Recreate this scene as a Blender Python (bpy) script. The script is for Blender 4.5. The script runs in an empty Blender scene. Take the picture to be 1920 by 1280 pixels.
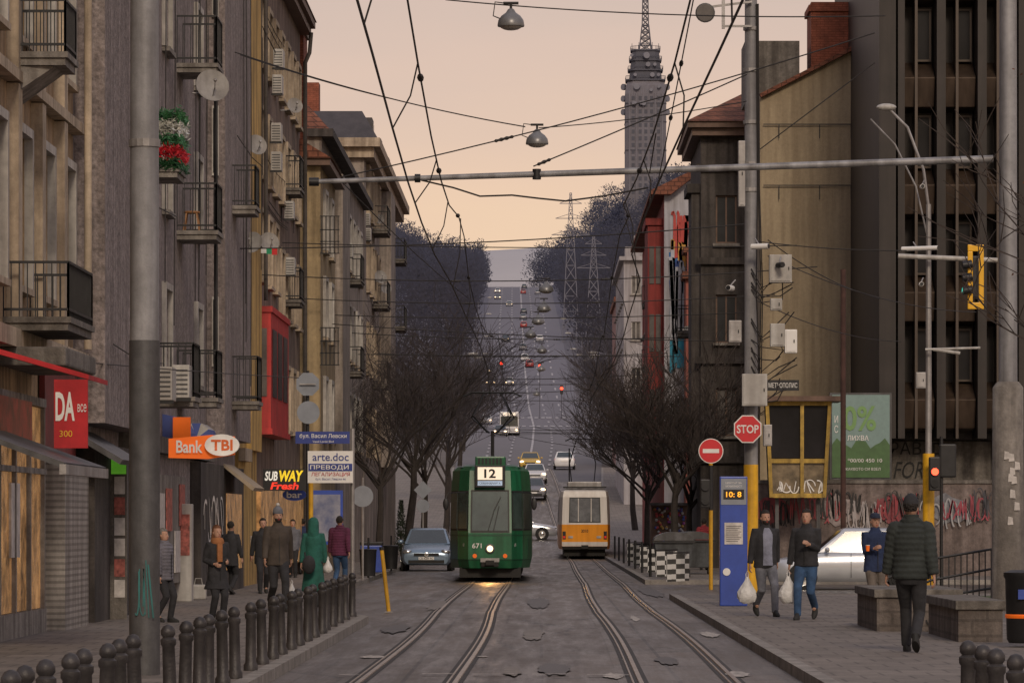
import bpy,bmesh,math,random
from mathutils import Vector,Matrix
R=math.radians; PI=math.pi
V=Vector
rnd=random.Random(11)
sc=bpy.context.scene
COL=sc.collection
K=7500.0
def W(px,py,Y): return V(((px-1015)*Y/K,Y,1.7+(975-py)*Y/K))
def GX(px,Y): return (px-1015)*Y/K
def ZZ(py,Y): return 1.7+(975-py)*Y/K
def lerp(a,b,t): return a+(b-a)*t
def table(t,x):
    if x<=t[0][0]: return t[0][1]
    for (a,b),(c,d) in zip(t,t[1:]):
        if x<=c: return b+(d-b)*(x-a)/(c-a)
    return t[-1][1]
ORD='first second third fourth fifth sixth seventh eighth ninth tenth eleventh twelfth thirteenth fourteenth fifteenth sixteenth seventeenth eighteenth nineteenth twentieth twenty-first twenty-second twenty-third twenty-fourth twenty-fifth twenty-sixth twenty-seventh twenty-eighth twenty-ninth thirtieth'.split()
# ------------------------------------------------------------ materials
MATS={}
def mulc(N,L,a,fac_out):
    m2=N.new('ShaderNodeVectorMath'); m2.operation='SCALE'; L.new(a,m2.inputs[0]); L.new(fac_out,m2.inputs['Scale']); return m2.outputs[0]
def mat(name,col,rough=.8,metal=0.,var=.25,scale=2.,bump=0.,bscale=40.,streak=0.,emit=0.,col2=None,spec=.5,extra=None,grit=0.):
    if name in MATS: return MATS[name]
    m=bpy.data.materials.new(name); m.use_nodes=True; MATS[name]=m
    nt=m.node_tree; N=nt.nodes; L=nt.links
    b=N['Principled BSDF']
    b.inputs['Roughness'].default_value=rough; b.inputs['Metallic'].default_value=metal
    b.inputs['Specular IOR Level'].default_value=spec
    g=N.new('ShaderNodeNewGeometry')
    n1=N.new('ShaderNodeTexNoise'); n1.inputs['Scale'].default_value=scale; n1.inputs['Detail'].default_value=8; n1.inputs['Roughness'].default_value=.65
    L.new(g.outputs['Position'],n1.inputs['Vector'])
    r=N.new('ShaderNodeValToRGB'); r.color_ramp.elements[0].position=.3; r.color_ramp.elements[1].position=.7
    c2=col2 or tuple(min(1,c*(1+var)) for c in col)
    c1=tuple(c*(1-var) for c in col)
    r.color_ramp.elements[0].color=(*c1,1); r.color_ramp.elements[1].color=(*c2,1)
    L.new(n1.outputs['Fac'],r.inputs['Fac']); out=r.outputs['Color']
    if streak>0:
        mp=N.new('ShaderNodeMapping'); mp.inputs['Scale'].default_value=(3.5,3.5,.22)
        L.new(g.outputs['Position'],mp.inputs['Vector'])
        n2=N.new('ShaderNodeTexNoise'); n2.inputs['Scale'].default_value=1.3; n2.inputs['Detail'].default_value=6
        L.new(mp.outputs['Vector'],n2.inputs['Vector'])
        r2=N.new('ShaderNodeValToRGB'); r2.color_ramp.elements[0].position=.38; r2.color_ramp.elements[1].position=.62
        k=1-streak; r2.color_ramp.elements[0].color=(k,k*.97,k*.95,1); r2.color_ramp.elements[1].color=(1,1,1,1)
        L.new(n2.outputs['Fac'],r2.inputs['Fac'])
        mx=N.new('ShaderNodeMix'); mx.data_type='RGBA'; mx.blend_type='MULTIPLY'; mx.inputs[0].default_value=1
        L.new(out,mx.inputs[6]); L.new(r2.outputs['Color'],mx.inputs[7]); out=mx.outputs[2]
    if grit>0:
        n4=N.new('ShaderNodeTexNoise'); n4.inputs['Scale'].default_value=9; n4.inputs['Detail'].default_value=6; n4.inputs['Roughness'].default_value=.75; L.new(g.outputs['Position'],n4.inputs['Vector'])
        r4=N.new('ShaderNodeMapRange'); r4.inputs[1].default_value=.32; r4.inputs[2].default_value=.68; r4.inputs[3].default_value=1-grit; r4.inputs[4].default_value=1+grit; L.new(n4.outputs['Fac'],r4.inputs[0])
        out=mulc(N,L,out,r4.outputs[0])
    if extra: out=extra(N,L,g,out,b)
    L.new(out,b.inputs['Base Color'])
    if bump>0:
        n3=N.new('ShaderNodeTexNoise'); n3.inputs['Scale'].default_value=bscale; n3.inputs['Detail'].default_value=5
        L.new(g.outputs['Position'],n3.inputs['Vector'])
        bp=N.new('ShaderNodeBump'); bp.inputs['Strength'].default_value=bump; bp.inputs['Distance'].default_value=.03
        L.new(n3.outputs['Fac'],bp.inputs['Height']); L.new(bp.outputs['Normal'],b.inputs['Normal'])
    if emit>0:
        L.new(out,b.inputs['Emission Color']); b.inputs['Emission Strength'].default_value=emit
    return m
def brick_extra(w,h,mortar,mcol,axis='xz',ms=.02,offs=.5,c2=.72):
    def f(N,L,g,out,b):
        s=N.new('ShaderNodeSeparateXYZ'); L.new(g.outputs['Position'],s.inputs[0])
        c=N.new('ShaderNodeCombineXYZ')
        if axis=='xz':
            a=N.new('ShaderNodeMath'); a.operation='ADD'; L.new(s.outputs[0],a.inputs[0]); L.new(s.outputs[1],a.inputs[1])
            L.new(a.outputs[0],c.inputs[0]); L.new(s.outputs[2],c.inputs[1])
        else:
            L.new(s.outputs[0],c.inputs[0]); L.new(s.outputs[1],c.inputs[1])
        t=N.new('ShaderNodeTexBrick'); t.inputs['Scale'].default_value=1; t.inputs['Brick Width'].default_value=w; t.inputs['Row Height'].default_value=h
        t.inputs['Mortar Size'].default_value=ms; t.offset=offs
        t.inputs['Color1'].default_value=(1,1,1,1); t.inputs['Color2'].default_value=(c2,c2,c2,1); t.inputs['Mortar'].default_value=(*mcol,1)
        L.new(c.outputs[0],t.inputs['Vector'])
        mx=N.new('ShaderNodeMix'); mx.data_type='RGBA'; mx.blend_type='MULTIPLY'; mx.inputs[0].default_value=mortar
        L.new(out,mx.inputs[6]); L.new(t.outputs['Color'],mx.inputs[7]); return mx.outputs[2]
    return f
def wet_extra(cells):
    def f(N,L,g,out,b):
        v=N.new('ShaderNodeTexVoronoi'); v.feature='DISTANCE_TO_EDGE'; v.inputs['Scale'].default_value=cells
        nz=N.new('ShaderNodeTexNoise'); nz.inputs['Scale'].default_value=1.2; nz.inputs['Detail'].default_value=5
        L.new(g.outputs['Position'],nz.inputs['Vector'])
        ad=N.new('ShaderNodeMix'); ad.data_type='RGBA'; ad.inputs[0].default_value=.35
        L.new(g.outputs['Position'],ad.inputs[6]); L.new(nz.outputs['Color'],ad.inputs[7]); L.new(ad.outputs[2],v.inputs['Vector'])
        r=N.new('ShaderNodeValToRGB'); r.color_ramp.elements[0].position=.0; r.color_ramp.elements[1].position=.012
        r.color_ramp.elements[0].color=(.25,.25,.25,1); r.color_ramp.elements[1].color=(1,1,1,1)
        L.new(v.outputs['Distance'],r.inputs['Fac'])
        mx=N.new('ShaderNodeMix'); mx.data_type='RGBA'; mx.blend_type='MULTIPLY'; mx.inputs[0].default_value=.95
        L.new(out,mx.inputs[6]); L.new(r.outputs['Color'],mx.inputs[7])
        v2=N.new('ShaderNodeTexVoronoi'); v2.distance='CHEBYCHEV'; v2.inputs['Scale'].default_value=1; mp2=N.new('ShaderNodeMapping'); mp2.inputs['Scale'].default_value=(.6,.07,1); L.new(g.outputs['Position'],mp2.inputs['Vector']); L.new(mp2.outputs['Vector'],v2.inputs['Vector'])
        s2=N.new('ShaderNodeSeparateColor'); L.new(v2.outputs['Color'],s2.inputs[0]); r5=N.new('ShaderNodeMapRange'); r5.inputs[3].default_value=.72; r5.inputs[4].default_value=1.22; L.new(s2.outputs[0],r5.inputs[0])
        o1=mulc(N,L,mx.outputs[2],r5.outputs[0])
        n=N.new('ShaderNodeTexNoise'); n.inputs['Scale'].default_value=1.6; n.inputs['Detail'].default_value=9; n.inputs['Roughness'].default_value=.7
        mp=N.new('ShaderNodeMapping'); mp.inputs['Scale'].default_value=(1.8,.12,1); L.new(g.outputs['Position'],mp.inputs['Vector']); L.new(mp.outputs['Vector'],n.inputs['Vector'])
        rr=N.new('ShaderNodeMapRange'); rr.inputs[1].default_value=.38; rr.inputs[2].default_value=.62; rr.inputs[3].default_value=.36; rr.inputs[4].default_value=.6
        L.new(n.outputs['Fac'],rr.inputs[0]); L.new(rr.outputs[0],b.inputs['Roughness'])
        r6=N.new('ShaderNodeMapRange'); r6.inputs[1].default_value=.35; r6.inputs[2].default_value=.65; r6.inputs[3].default_value=.72; r6.inputs[4].default_value=1.25; L.new(n.outputs['Fac'],r6.inputs[0])
        return mulc(N,L,o1,r6.outputs[0])
    return f
def hazed(near,far,y0,y1):  # aerial haze painted into the base colour, stronger with world Y
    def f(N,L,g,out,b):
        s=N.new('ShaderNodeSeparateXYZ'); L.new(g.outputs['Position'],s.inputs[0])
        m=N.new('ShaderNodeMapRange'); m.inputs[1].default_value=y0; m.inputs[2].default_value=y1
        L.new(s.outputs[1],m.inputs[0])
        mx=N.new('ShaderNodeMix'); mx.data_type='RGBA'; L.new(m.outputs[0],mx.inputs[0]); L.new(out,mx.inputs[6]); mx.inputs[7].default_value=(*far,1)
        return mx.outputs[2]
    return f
def both(a,c):
    return lambda N,L,g,out,b: c(N,L,g,a(N,L,g,out,b),b)
glass_d=mat('dark_glass',(.02,.022,.026),.3,0,.4,1.3,spec=.22)
glass_c=mat('curtained_glass',(.11,.10,.095),.3,0,.5,1.3,spec=.25)
glass_w=mat('warm_glass',(.085,.06,.04),.25,0,.6,1.4,spec=.3)
glass_shop=mat('lit_shop_window',(.16,.075,.03),.25,0,.9,2.2,spec=.3,emit=.5,col2=(.5,.26,.10))
glass_car=mat('car_glass',(.03,.04,.045),.06,0,.2,1,spec=.9)
m_frame=mat('white_frame_paint',(.46,.44,.41),.6,0,.25,4,streak=.35)
m_framed=mat('brown_frame_wood',(.12,.07,.05),.6,0,.3,4)
m_black=mat('black_iron',(.02,.02,.022),.5,.3,.3,5)
m_wire=mat('wire_black',(.025,.022,.021),.6,.2,.2,3)
m_steel=mat('galvanised_steel',(.34,.33,.33),.5,.5,.25,3,.1,30,streak=.3)
m_grey=mat('grey_pole_paint',(.27,.27,.285),.5,.1,.18,1.5,.12,60,streak=.45,grit=.14)
m_greyd=mat('dark_grey_pole_paint',(.085,.085,.09),.5,.1,.25,3,.1,60,streak=.4,grit=.18)
m_conc=mat('concrete',(.25,.23,.21),.9,0,.25,2,.4,30,streak=.45,grit=.22)
m_concd=mat('dirty_concrete',(.16,.145,.13),.9,0,.35,1.5,.5,25,streak=.45,grit=.28)
m_white=mat('white_enamel',(.72,.71,.69),.4,0,.06,4)
m_whited=mat('offwhite_plastic',(.46,.45,.43),.5,0,.15,4,streak=.3,grit=.06)
m_red=mat('red_enamel',(.58,.02,.03),.35,0,.1,4)
m_redc=mat('red_cloth',(.42,.02,.025),.8,0,.3,2)
m_yel=mat('yellow_paint',(.72,.40,.02),.45,0,.2,4,streak=.35,grit=.08)
m_blue=mat('blue_paint',(.03,.07,.36),.4,0,.18,2,grit=.06)
m_bluesign=mat('navy_sign',(.02,.04,.22),.4,0,.1,3)
m_rub=mat('rubber',(.02,.02,.02),.8,0,.2,10)
m_chrome=mat('polished_metal',(.6,.6,.6),.2,.9,.1,3)
m_orange=mat('orange_sign',(.8,.14,.01),.4,0,.08,3,emit=.2)
m_tile=mat('roof_tile',(.20,.075,.045),.9,0,.4,3,.6,18,extra=brick_extra(.3,.18,.8,(.25,.25,.25)))
m_brick=mat('red_brick',(.27,.085,.05),.9,0,.35,3,.3,40,extra=brick_extra(.25,.08,.8,(.5,.45,.4),ms=.012))
m_greyback=mat('sign_back',(.22,.24,.28),.5,.4,.15,3)
LAMPW=mat('lit_lamp',(1,.72,.38),.4,0,.02,3,emit=2.6)
LAMPW2=mat('lit_far_lamp',(1,.68,.36),.4,0,.02,3,emit=6)
LAMPR=mat('lit_red_lamp',(1,.05,.02),.4,0,.02,3,emit=5)
TAIL=mat('tail_lamp',(.5,.02,.015),.3,0,.1,3,emit=.4)
DISP=mat('lit_display',(1,.85,.68),.4,0,.03,3,emit=.45)
# ------------------------------------------------------------ mesh builder
class MB:
    def __init__(s): s.v=[]; s.f=[]
    def add(s,vs,fs):
        o=len(s.v); s.v+=[V(p) for p in vs]; s.f+=[tuple(i+o for i in f) for f in fs]; return s
    def box(s,x0,x1,y0,y1,z0,z1):
        return s.add([(x0,y0,z0),(x1,y0,z0),(x1,y1,z0),(x0,y1,z0),(x0,y0,z1),(x1,y0,z1),(x1,y1,z1),(x0,y1,z1)],
            [(0,3,2,1),(4,5,6,7),(0,1,5,4),(1,2,6,5),(2,3,7,6),(3,0,4,7)])
    def obox(s,c,a,b,d):
        c=V(c);a=V(a);b=V(b);d=V(d)
        vs=[c+sa*a+sb*b+sd*d for sd in(-1,1) for sa,sb in((-1,-1),(1,-1),(1,1),(-1,1))]
        return s.add(vs,[(0,3,2,1),(4,5,6,7),(0,1,5,4),(1,2,6,5),(2,3,7,6),(3,0,4,7)])
    def bar(s,a,b,w,h=None,up=(0,0,1)):
        a=V(a);b=V(b);d=b-a; L=d.length
        if L<1e-6: return s
        t=d/L; u=V(up)
        if abs(t.dot(u))>.95: u=V((1,0,0))
        x=t.cross(u).normalized(); y=x.cross(t); h=h or w
        return s.obox((a+b)/2,t*L/2,x*w/2,y*h/2)
    def tube(s,pts,r,n=8,cap=True):
        pts=[V(p) for p in pts]; m=len(pts)
        if not isinstance(r,(list,tuple)): r=[r]*m
        t=(pts[1]-pts[0]).normalized(); u=V((0,0,1)) if abs(t.z)<.9 else V((1,0,0))
        x=t.cross(u).normalized(); rings=[]
        for i,p in enumerate(pts):
            if 0<i<m-1: t=((pts[i+1]-p).normalized()+(p-pts[i-1]).normalized())
            elif i==m-1: t=p-pts[i-1]
            t=t.normalized() if t.length>1e-9 else V((0,0,1))
            x=(x-t*x.dot(t)); x=x.normalized() if x.length>1e-6 else t.orthogonal().normalized()
            y=t.cross(x)
            rings.append([p+(x*math.cos(2*PI*k/n)+y*math.sin(2*PI*k/n))*r[i] for k in range(n)])
        return s.loft(rings,cap)
    def cyl(s,a,b,r,n=16,r2=None): return s.tube([a,b],[r,r if r2 is None else r2],n)
    def loft(s,rings,cap=True,closed=True):
        n=len(rings[0]); vs=[p for r in rings for p in r]; fs=[]
        for i in range(len(rings)-1):
            for k in range(n if closed else n-1):
                a=i*n+k;b=i*n+(k+1)%n; fs.append((a,b,b+n,a+n))
        if cap: fs.append(tuple(range(n))[::-1]); fs.append(tuple((len(rings)-1)*n+k for k in range(n)))
        return s.add(vs,fs)
    def lathe(s,c,prof,n=16,ax=(0,0,1)):
        ax=V(ax).normalized(); x=ax.orthogonal().normalized(); y=ax.cross(x); c=V(c)
        return s.loft([[c+ax*z+(x*math.cos(2*PI*k/n)+y*math.sin(2*PI*k/n))*max(r,1e-4) for k in range(n)] for r,z in prof])
    def sph(s,c,rx,ry=None,rz=None,n=12,m=8):
        ry=ry or rx; rz=rz or rx; c=V(c)
        rings=[[c+V((rx*math.sin(a)*math.cos(2*PI*k/n),ry*math.sin(a)*math.sin(2*PI*k/n),-rz*math.cos(a))) for k in range(n)] for a in [max(.04,min(PI-.04,PI*i/m)) for i in range(m+1)]]
        return s.loft(rings)
    def poly(s,pts): return s.add(pts,[tuple(range(len(pts)))])
    def prism(s,pts,d):
        d=V(d); pts=[V(p) for p in pts]; n=len(pts)
        fs=[tuple(range(n))[::-1],tuple(range(n,2*n))]+[(k,(k+1)%n,(k+1)%n+n,k+n) for k in range(n)]
        return s.add(pts+[p+d for p in pts],fs)
    def ribbon(s,pts,w,nrm):
        pts=[V(p) for p in pts]; nrm=V(nrm); L=[];Rr=[]
        for i,p in enumerate(pts):
            t=pts[min(i+1,len(pts)-1)]-pts[max(i-1,0)]; q=t.cross(nrm)
            q=q.normalized()*w/2 if q.length>1e-6 else V((0,0,w/2)); L.append(p-q);Rr.append(p+q)
        n=len(pts); return s.add(L+Rr,[(i,i+1,i+1+n,i+n) for i in range(n-1)])
    def build(s,name,m,parent=None,world=False,smooth=False,bevel=0,rn=True):
        off=V((0,0,0))
        if parent is not None and world: off=V(parent.location)
        me=bpy.data.meshes.new(name); me.from_pydata([p-off for p in s.v],[],s.f)
        if rn or bevel:
            bm=bmesh.new(); bm.from_mesh(me)
            if rn: bmesh.ops.recalc_face_normals(bm,faces=bm.faces)
            if bevel:
                es=[e for e in bm.edges if len(e.link_faces)==2 and e.calc_face_angle(0)>.6]
                bmesh.ops.bevel(bm,geom=es,offset=bevel,segments=2,affect='EDGES',profile=.6,clamp_overlap=True)
            bm.to_mesh(me); bm.free()
        if smooth:
            me.shade_smooth(); me.set_sharp_from_angle(angle=R(38))
        me.materials.append(m)
        o=bpy.data.objects.new(name,me); COL.objects.link(o)
        if parent is not None: o.parent=parent
        return o
def boxes(name,m,root,lst,world=True,bevel=0):
    for q in lst: MB().box(*q).build(name,m,root,world,bevel=bevel)
def tag(o,label,cat,group=None):
    o['label']=label; o['category']=cat
    if group: o['group']=group
    return o
def struct(o,kind='structure'): o['kind']=kind; return o
def thing(name,label,cat,loc=(0,0,0),rz=0,group=None):
    o=bpy.data.objects.new(name,None); COL.objects.link(o); o.location=loc; o.rotation_euler=(0,0,rz); o.empty_display_size=.1
    return tag(o,label,cat,group)
def dup(root,loc=None,rz=None,label=None,scale=None,swap=None):
    def cp(o,par):
        c=o.copy(); COL.objects.link(c)
        if par is not None: c.parent=par
        if swap and o.type=='MESH' and o.data.materials and o.data.materials[0] in swap:
            c.data=o.data.copy(); c.data.materials[0]=swap[o.data.materials[0]]
        for ch in list(o.children): cp(ch,c)
        return c
    r=cp(root,None)
    if loc is not None: r.location=loc
    if rz is not None: r.rotation_euler=(0,0,rz)
    if label: r['label']=label
    if scale: r.scale=(scale,)*3 if not isinstance(scale,tuple) else scale
    return r
PENDT=[]; PENDR=[]
def text(body,parent,m,c,w,h,U=(1,0,0),Vv=(0,0,1),name='lettering',world=True,bold=0.,shear=0.):
    cu=bpy.data.curves.new('txt','FONT'); cu.body=body; cu.offset=bold; cu.shear=shear; cu.resolution_u=3
    o=bpy.data.objects.new('txt_tmp',cu); COL.objects.link(o)
    me=bpy.data.meshes.new(name); me.materials.append(m)
    t=bpy.data.objects.new(name,me); COL.objects.link(t); t.parent=parent
    off=V(parent.location) if world else V((0,0,0))
    PENDT.append((o,t,V(c)-off,w,h,V(U),V(Vv)))
    return t
def finish_pending():
    dg=bpy.context.evaluated_depsgraph_get(); dg.update()
    for o,t,c,w,h,U,Vv in PENDT:
        me=bpy.data.meshes.new_from_object(o.evaluated_get(dg))
        if len(me.vertices):
            xs=[v.co.x for v in me.vertices]; ys=[v.co.y for v in me.vertices]
            x0,x1,y0,y1=min(xs),max(xs),min(ys),max(ys)
            kx=w/max(x1-x0,1e-5); ky=h/max(y1-y0,1e-5)
            for v in me.vertices: v.co=c+U*((v.co.x-(x0+x1)/2)*kx)+Vv*((v.co.y-(y0+y1)/2)*ky)
            m=t.data.materials[0]; me.materials.clear(); me.materials.append(m); t.data=me
    for o,vox in PENDR:
        me=bpy.data.meshes.new_from_object(o.evaluated_get(dg)); m=o.data.materials[0]
        o.modifiers.clear(); o.data=me
        me.materials.clear(); me.materials.append(m); me.shade_smooth()
    for o,*_ in PENDT: bpy.data.objects.remove(o)
def squig(mb,O,U,Vv,N,w,h,rr,n=7,th=.05):
    O=V(O);U=V(U);Vv=V(Vv);N=V(N)
    for j in range(n):
        cx=w*(j+.5)/n; rx=w/n*rr.uniform(.45,.75); ry=h*rr.uniform(.3,.48)
        for q in range(2):
            if rr.random()<.4:
                a0=rr.uniform(0,6.28); tn=rr.uniform(.3,.55); pp=[(cx+rx*math.cos(a0+tn*2*PI*i/10),h/2+ry*math.sin(a0+tn*2*PI*i/10)) for i in range(11)]
            else:
                k=rr.choice([2,3,4]); pp=[(cx+rx*rr.uniform(-1,1),h/2+ry*(1 if (i+q)%2 else -1)*rr.uniform(.6,1)) for i in range(k)]
                pp=[(lerp(a[0],c[0],f),lerp(a[1],c[1],f)) for a,c in zip(pp,pp[1:]) for f in(0,.33,.66)]+[pp[-1]]
            mb.ribbon([O+U*a+Vv*c+N*(.004+.0007*(2*j+q)) for a,c in pp],th*rr.uniform(.7,1.3),N)
# ------------------------------------------------------------ terrain
GZT=[(0,0),(180,0),(200,.25),(215,.65),(250,2.0),(320,5.6),(450,10.2),(600,15.6),(700,21.5),(800,32),(1000,51.5),(1200,68.5),(1350,80.5),(1420,83.5),(1500,84),(1700,70),(2200,40),(6000,30)]
def gz(y):
    k=min(10,max(0,(y-185)/8.))
    return sum(table(GZT,y+k*i) for i in(-1,-.5,0,.5,1))/5
LT=[(0,-2.85),(66,-2.85),(74,-4.7),(175,-4.8),(250,-5.5),(320,-7),(450,-9),(600,-10),(800,-12),(1000,-14),(1350,-17),(1500,-20)]
RT=[(0,2.75),(175,2.75),(250,3.7),(320,4.8),(450,7),(600,7.8),(800,5.4),(1000,4.4),(1350,2.8),(1400,-1),(1500,-10)]
def eL(y): return table(LT,y)
def eR(y): return table(RT,y)
def xc(y): return (eL(y)+eR(y))/2
def gh(x,y):
    z=gz(y)
    if y>600:
        f=min(1,(y-600)/500.); d=abs(x-xc(y))
        t=max(0,min(1,(d-(eR(y)-eL(y))/2-3)/(45. if x<0 else 34.))); t=t*t*(3-2*t)
        z+=f*t*(12 if x<0 else 25)
        if y>1480: z-= (z-gz(y))*min(1,(y-1480)/400.)
        z+=f*t*1.2*math.sin(x*.11)*math.cos(y*.03)
    return z
YS=[-30]+list(range(0,180,10))+list(range(180,330,5))+list(range(330,1500,15))+list(range(1500,2200,70))+[2200,2600,3200,4000,5000,6000]
XS=[-4000,-1500,-600,-300,-160,-100,-75,-55,-42,-34,-28,-23,-19.5,-12,-4,4,9,14,20,27,36,48,64,85,110,160,300,600,1500,4000]
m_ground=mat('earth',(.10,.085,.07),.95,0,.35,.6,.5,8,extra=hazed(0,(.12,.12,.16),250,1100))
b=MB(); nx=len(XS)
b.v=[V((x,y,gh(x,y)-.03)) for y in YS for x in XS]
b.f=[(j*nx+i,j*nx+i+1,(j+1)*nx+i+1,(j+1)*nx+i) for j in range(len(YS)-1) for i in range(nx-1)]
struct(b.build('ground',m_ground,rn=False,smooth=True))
def strip(name,fl,fr,ys,dz,m,nx=4):
    b=MB(); vs=[]
    for y in ys:
        l,r=fl(y),fr(y)
        for i in range(nx+1): vs.append(V((lerp(l,r,i/nx),y,gz(y)+dz)))
    n=nx+1; b.v=vs; b.f=[(j*n+i,j*n+i+1,(j+1)*n+i+1,(j+1)*n+i) for j in range(len(ys)-1) for i in range(nx)]
    o=b.build(name,m,rn=False); return o
m_road=mat('asphalt',(.098,.080,.066),.5,0,.25,1.6,.3,24,grit=.22,extra=both(wet_extra(.28),brick_extra(1.9,5.5,.5,(.2,.2,.2),'xy',.022,.3,.85)))
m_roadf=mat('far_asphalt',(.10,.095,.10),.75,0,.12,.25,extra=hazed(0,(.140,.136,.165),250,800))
m_pave=mat('paving',(.18,.155,.135),.75,0,.3,1.,.3,20,grit=.22,extra=brick_extra(.5,.8,.7,(.3,.3,.3),'xy',.018,.5,.75))
m_kerb=mat('kerb_stone',(.24,.22,.20),.8,0,.3,2,.4,20,grit=.2,extra=brick_extra(20,1.1,.8,(.2,.2,.2),'xy',.02,.5,.85))
ysn=[-30,-10,0,10,20,30,40,50,60,66,68,70,72,74,80,86,90,100,106,110,120,130,140,150,160,170,180]+list(range(185,330,5))+list(range(330,1500,15))
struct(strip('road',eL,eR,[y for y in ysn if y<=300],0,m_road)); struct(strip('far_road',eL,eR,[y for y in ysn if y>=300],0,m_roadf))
struct(strip('side_street',lambda y:eR(y),lambda y:70,[86,90,96,100,106],.004,m_road))
def walk(name,inner,outer,ys,side):
    b=MB()
    for y0,y1 in zip(ys,ys[1:]):
        z0=gz(y0);z1=gz(y1); a0,a1=inner(y0)+side*.16,inner(y1)+side*.16
        b.add([(a0,y0,z0+.12),(outer,y0,z0+.12),(outer,y1,z1+.12),(a1,y1,z1+.12)],[(0,1,2,3)])
    struct(b.build(name,m_pave,rn=False))
    b=MB()
    for y0,y1 in zip(ys,ys[1:]):
        z0=gz(y0);z1=gz(y1); i0,i1=inner(y0),inner(y1)
        b.loft([[V((i0,y0,z0-.05)),V((i0,y0,z0+.125)),V((i0+side*.16,y0,z0+.125)),V((i0+side*.16,y0,z0-.05))],
                [V((i1,y1,z1-.05)),V((i1,y1,z1+.125)),V((i1+side*.16,y1,z1+.125)),V((i1+side*.16,y1,z1-.05))]],cap=True)
    struct(b.build('kerb',m_kerb))
walk('pavement_left',eL,-40,[y for y in ysn if -30<=y<=330],-1)
walk('pavement_right',eR,40,[y for y in ysn if -30<=y<=86],1)
walk('pavement_right_far',eR,40,[y for y in ysn if 106<=y<=330],1)
b=MB().box(2.9,40,85.9,86.06,-.05,.127).box(2.9,40,105.94,106.1,-.05,.127); struct(b.build('kerb_side_street',m_kerb))
m_rail=mat('worn_steel_rail',(.30,.245,.19),.36,.9,.35,3)
m_groove=mat('rail_bed',(.022,.019,.017),.7,0,.4,3,.3,30)
m_setts=mat('track_slabs',(.105,.086,.071),.5,0,.25,1.6,.3,22,grit=.2,extra=both(wet_extra(.35),brick_extra(1.46,2.6,.7,(.15,.15,.15),'xy',.025,.0,.82)))
def tx(c,y): return (-1.4 if c<0 else 1.55+.2*min(1,max(0,(y-60)/110)))+.03*math.sin(y*.13)*(1 if y<110 else .4)+(.03*math.sin((y-42)*.11) if y<75 else 0)+ (-.012*(y-200) if y>200 else 0)
ysr=[20+2.0*i for i in range(155)]
for c in(-1,1):
    side='left' if c<0 else 'right'
    struct(strip('track_bed_'+side,lambda y:tx(c,y)-.72,lambda y:tx(c,y)+.72,ysr,.004,m_setts,nx=1))
    for q in(-.505,.505):
        struct(strip('rail_groove',lambda y:tx(c,y)+q-.12,lambda y:tx(c,y)+q+.10,ysr,.009,m_groove,nx=1))
        for dx,w_,hh in((.02,.024,.020),(-.06,.009,.015)):
            rr=[]; bb=MB()
            for y in ysr:
                x=tx(c,y)+q+dx; z=gz(y); rr.append([V((x-w_-.005,y,z+.005)),V((x-w_,y,z+hh)),V((x+w_,y,z+hh)),V((x+w_+.005,y,z+.005))])
            bb.loft(rr); struct(bb.build('rail',m_rail,smooth=True))
m_worn=mat('worn_paint',(.34,.31,.28),.6,0,.6,9,.2,30,grit=.35)
m_patch=mat('dark_asphalt_patch',(.050,.043,.038),.5,0,.4,2,.3,30,grit=.25)
m_patchl=mat('light_asphalt_patch',(.15,.13,.11),.55,0,.4,3,.3,30,grit=.25)
def blob(b,cx,cy,rx,ry,z,rr,n=26):
    b.poly([(cx+rx*rr.uniform(.6,1)*math.cos(2*PI*k/n),cy+ry*rr.uniform(.6,1)*math.sin(2*PI*k/n),z) for k in range(n)])
rr=random.Random(3)
for i,(px,py,rx,ry,mm) in enumerate([(700,1232,.18,.6,m_worn),(1150,1268,.13,.9,m_worn),(1330,1190,.16,1.8,m_worn),(1190,1160,.08,2.4,m_worn),(905,1232,.08,.3,m_worn),(1385,1265,.16,1.,m_worn),(1000,1190,.2,3.5,m_patchl),(1040,1255,.22,2.2,m_patch),(1220,1110,.3,8,m_patch),(820,1135,.2,6,m_patchl),(1250,1240,.16,1.6,m_patch),(740,1180,.3,3,m_patch),(1010,1130,.25,7,m_patch),(1300,1140,.2,5,m_patch),(960,1260,.12,1.6,m_patchl)]):
    Y=12750/(py-975); b=MB(); blob(b,GX(px,Y),Y,rx,ry,.013+.0005*i,rr); struct(b.build('road_patch',mm))
b=MB()
for x0,x1,y in((-2.2,-1.98,43.4),(-1.3,-.95,43.6),(-.75,-.3,43.5),(-.1,.3,43.5),(.5,.7,43.4),(.85,.95,43.3)): b.add([(x0,y,.03),(x1,y+.05,.03),(x1,y+.15,.03),(x0,y+.12,.03)],[(0,1,2,3)])
struct(b.build('stop_line_marking',m_worn))
m_mark=mat('far_marking',(.38,.37,.39),.7,0,.2,2)
b=MB()
for f in(.2,.36,.5,.64,.8):
    y=340
    while y<1380:
        L=12 if f==.5 else 6
        xa=lerp(eL(y),eR(y),f); xb=lerp(eL(y+L),eR(y+L),f); w=.07+y/9000.
        b.add([(xa-w,y,gz(y)+.06),(xa+w,y,gz(y)+.06),(xb+w,y+L,gz(y+L)+.06),(xb-w,y+L,gz(y+L)+.06)],[(0,1,2,3)]); y+=13 if f==.5 else 20
struct(b.build('lane_marking',m_mark,rn=False))
b=MB()
for Y in(600,640):
    x=eL(Y)+.5
    while x<eR(Y)-.6: b.add([(x,Y,gz(Y)+.07),(x+.55,Y,gz(Y)+.07),(x+.55,Y+5,gz(Y+5)+.07),(x,Y+5,gz(Y+5)+.07)],[(0,1,2,3)]); x+=1.1
struct(b.build('crosswalk_marking',m_mark,rn=False))
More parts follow.
